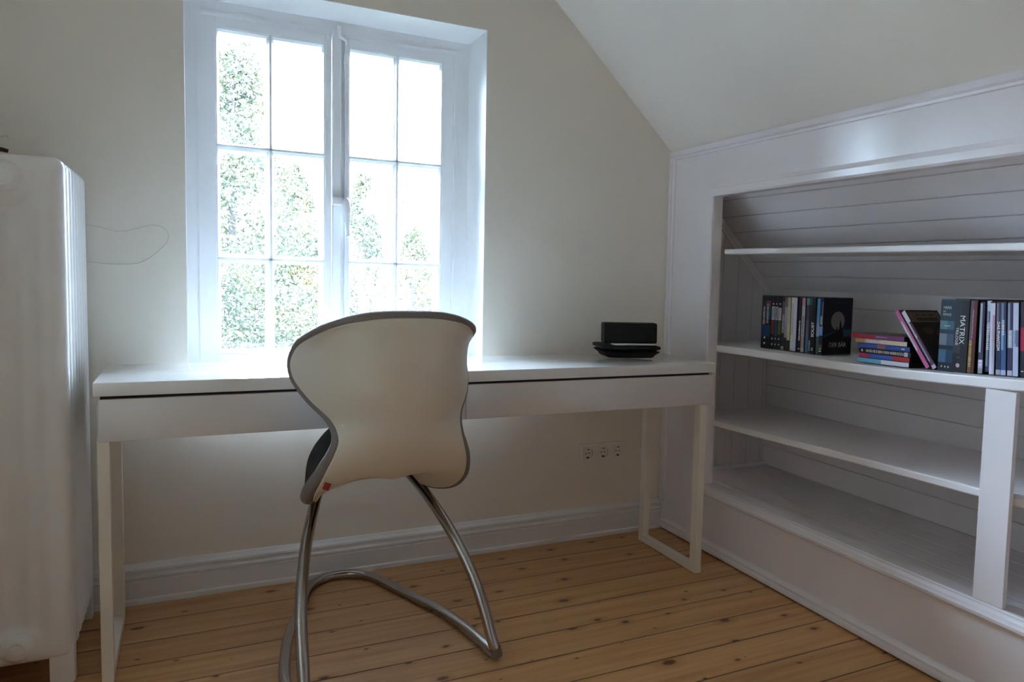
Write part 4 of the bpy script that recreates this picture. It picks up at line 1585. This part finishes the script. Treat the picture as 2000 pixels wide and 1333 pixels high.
def tree(name, label, loc, height, rad_fn, n, size, m, seed, z0=0.1, holes=0.42, group=None):
    t = empty(name, loc)
    tag(t, label, 'tree', group)

    def smp(R):
        while True:
            h = R.random()
            a_ = R.uniform(0, 2 * PI)
            rmax = rad_fn(h)
            if R.random() > (rmax / max(rad_fn(q / 10) for q in range(11))) ** 0.8:
                continue
            r = rmax * (R.random() ** 0.35)
            p = Vector((r * math.cos(a_), r * math.sin(a_), height * (z0 + (1 - z0) * h)))
            nz = noise.noise(Vector((p.x * 2.4 + seed, p.y * 2.4, p.z * 2.4)))
            if nz < holes - 0.5 and R.random() < 0.85:
                continue
            return p * 1.0 + Vector((noise.noise(p * 1.7), noise.noise(p * 1.7 + Vector((9, 0, 0))), 0)) * 0.12
    foliage('crown', m, t, n, smp, size, seed)
    bm = bmesh.new()
    R = random.Random(seed + 5)
    tube(bm, catmull([(0, 0, 0), (0.03, 0.02, height * 0.4), (-0.02, 0.0, height * 0.75), (0.0, 0, height * 0.93)], 5), lambda q: 0.07 * (1 - q) + 0.008, 8)
    fin(bm, 'trunk', BARK, t, smooth=True)
    return t


GZ = -3.0
tree('conifer', 'tall columnar conifer filling the left casement', (0.55, 4.9, GZ), 6.05, lambda h: 0.62 * min(1, (1.04 - h) / 0.34) ** 0.8, 62000, 0.022, LF1, 3, holes=0.40)
tree('leafy_tree', 'looser green tree right of the tall conifer', (1.17, 6.3, GZ), 5.15, lambda h: 0.47 * min(1, (1.03 - h) / 0.30) ** 0.7, 36000, 0.024, LF2, 11, holes=0.46)
tree('leafy_tree', 'green tree seen low through the right casement', (1.35, 3.35, GZ), 4.74, lambda h: 0.35 * min(1, (1.03 - h) / 0.35) ** 0.8, 27000, 0.018, LF1, 17, holes=0.44)
tree('leafy_tree', 'sparse yellowish bush furthest right outside the window', (2.50, 6.4, GZ), 4.55, lambda h: 0.58 * min(1, (1.03 - h) / 0.35) ** 0.8, 24000, 0.022, LF2, 23, holes=0.52)
for k, (x_, y_, h_) in enumerate(((-1.6, 5.6, 5.6), (-3.6, 6.2, 6.2), (-5.6, 4.6, 6.0), (4.8, 8.5, 4.6), (6.8, 8.8, 5.0))):  # unseen trees added on both sides to block low light into the room
    tree('light_block_tree', ['leftmost but two', 'leftmost but one', 'leftmost', 'rightmost but one', 'rightmost'][k] + ' of the unseen trees added to block low sky light', (x_, y_, GZ), h_, lambda h: 0.95 * min(1, (1.04 - h) / 0.3) ** 0.7,
         7000, 0.075, LF1, 40 + k, holes=0.40, group='unseen trees added to block low sky light')
# bare branches
bt_ = empty('bare_tree', (2.36, 7.6, GZ))
tag(bt_, 'bare thin branches reaching up behind the right casement', 'tree')
bm = bmesh.new()
R = random.Random(8)


def branch(p, d, L, r, depth):
    pts = [p]
    q = p.copy()
    dd = d.copy()
    for k in range(4):
        dd = (dd + Vector((R.gauss(0, .14), R.gauss(0, .14), R.gauss(0.03, .10)))).normalized()
        q = q + dd * L / 4
        pts.append(q.copy())
    tube(bm, pts, lambda t: r * (1 - 0.6 * t), 5)
    if depth:
        for k in range(4):
            b = pts[R.choice((1, 2, 3, 4))]
            nd = (dd + Vector((R.gauss(0, .6), R.gauss(0, .6), R.gauss(0.1, .4)))).normalized()
            branch(b, nd, L * 0.62, r * 0.5, depth - 1)


branch(Vector((0, 0, 0)), Vector((0, 0, 1)), 2.6, 0.06, 0)
for k in range(5):
    branch(Vector((0, 0, 2.4 + 0.1 * k)), Vector((R.uniform(-.5, .5), R.uniform(-.3, .3), 1)).normalized(), 1.8, 0.026, 3)
fin(bm, 'branches', BARK, bt_, smooth=True)
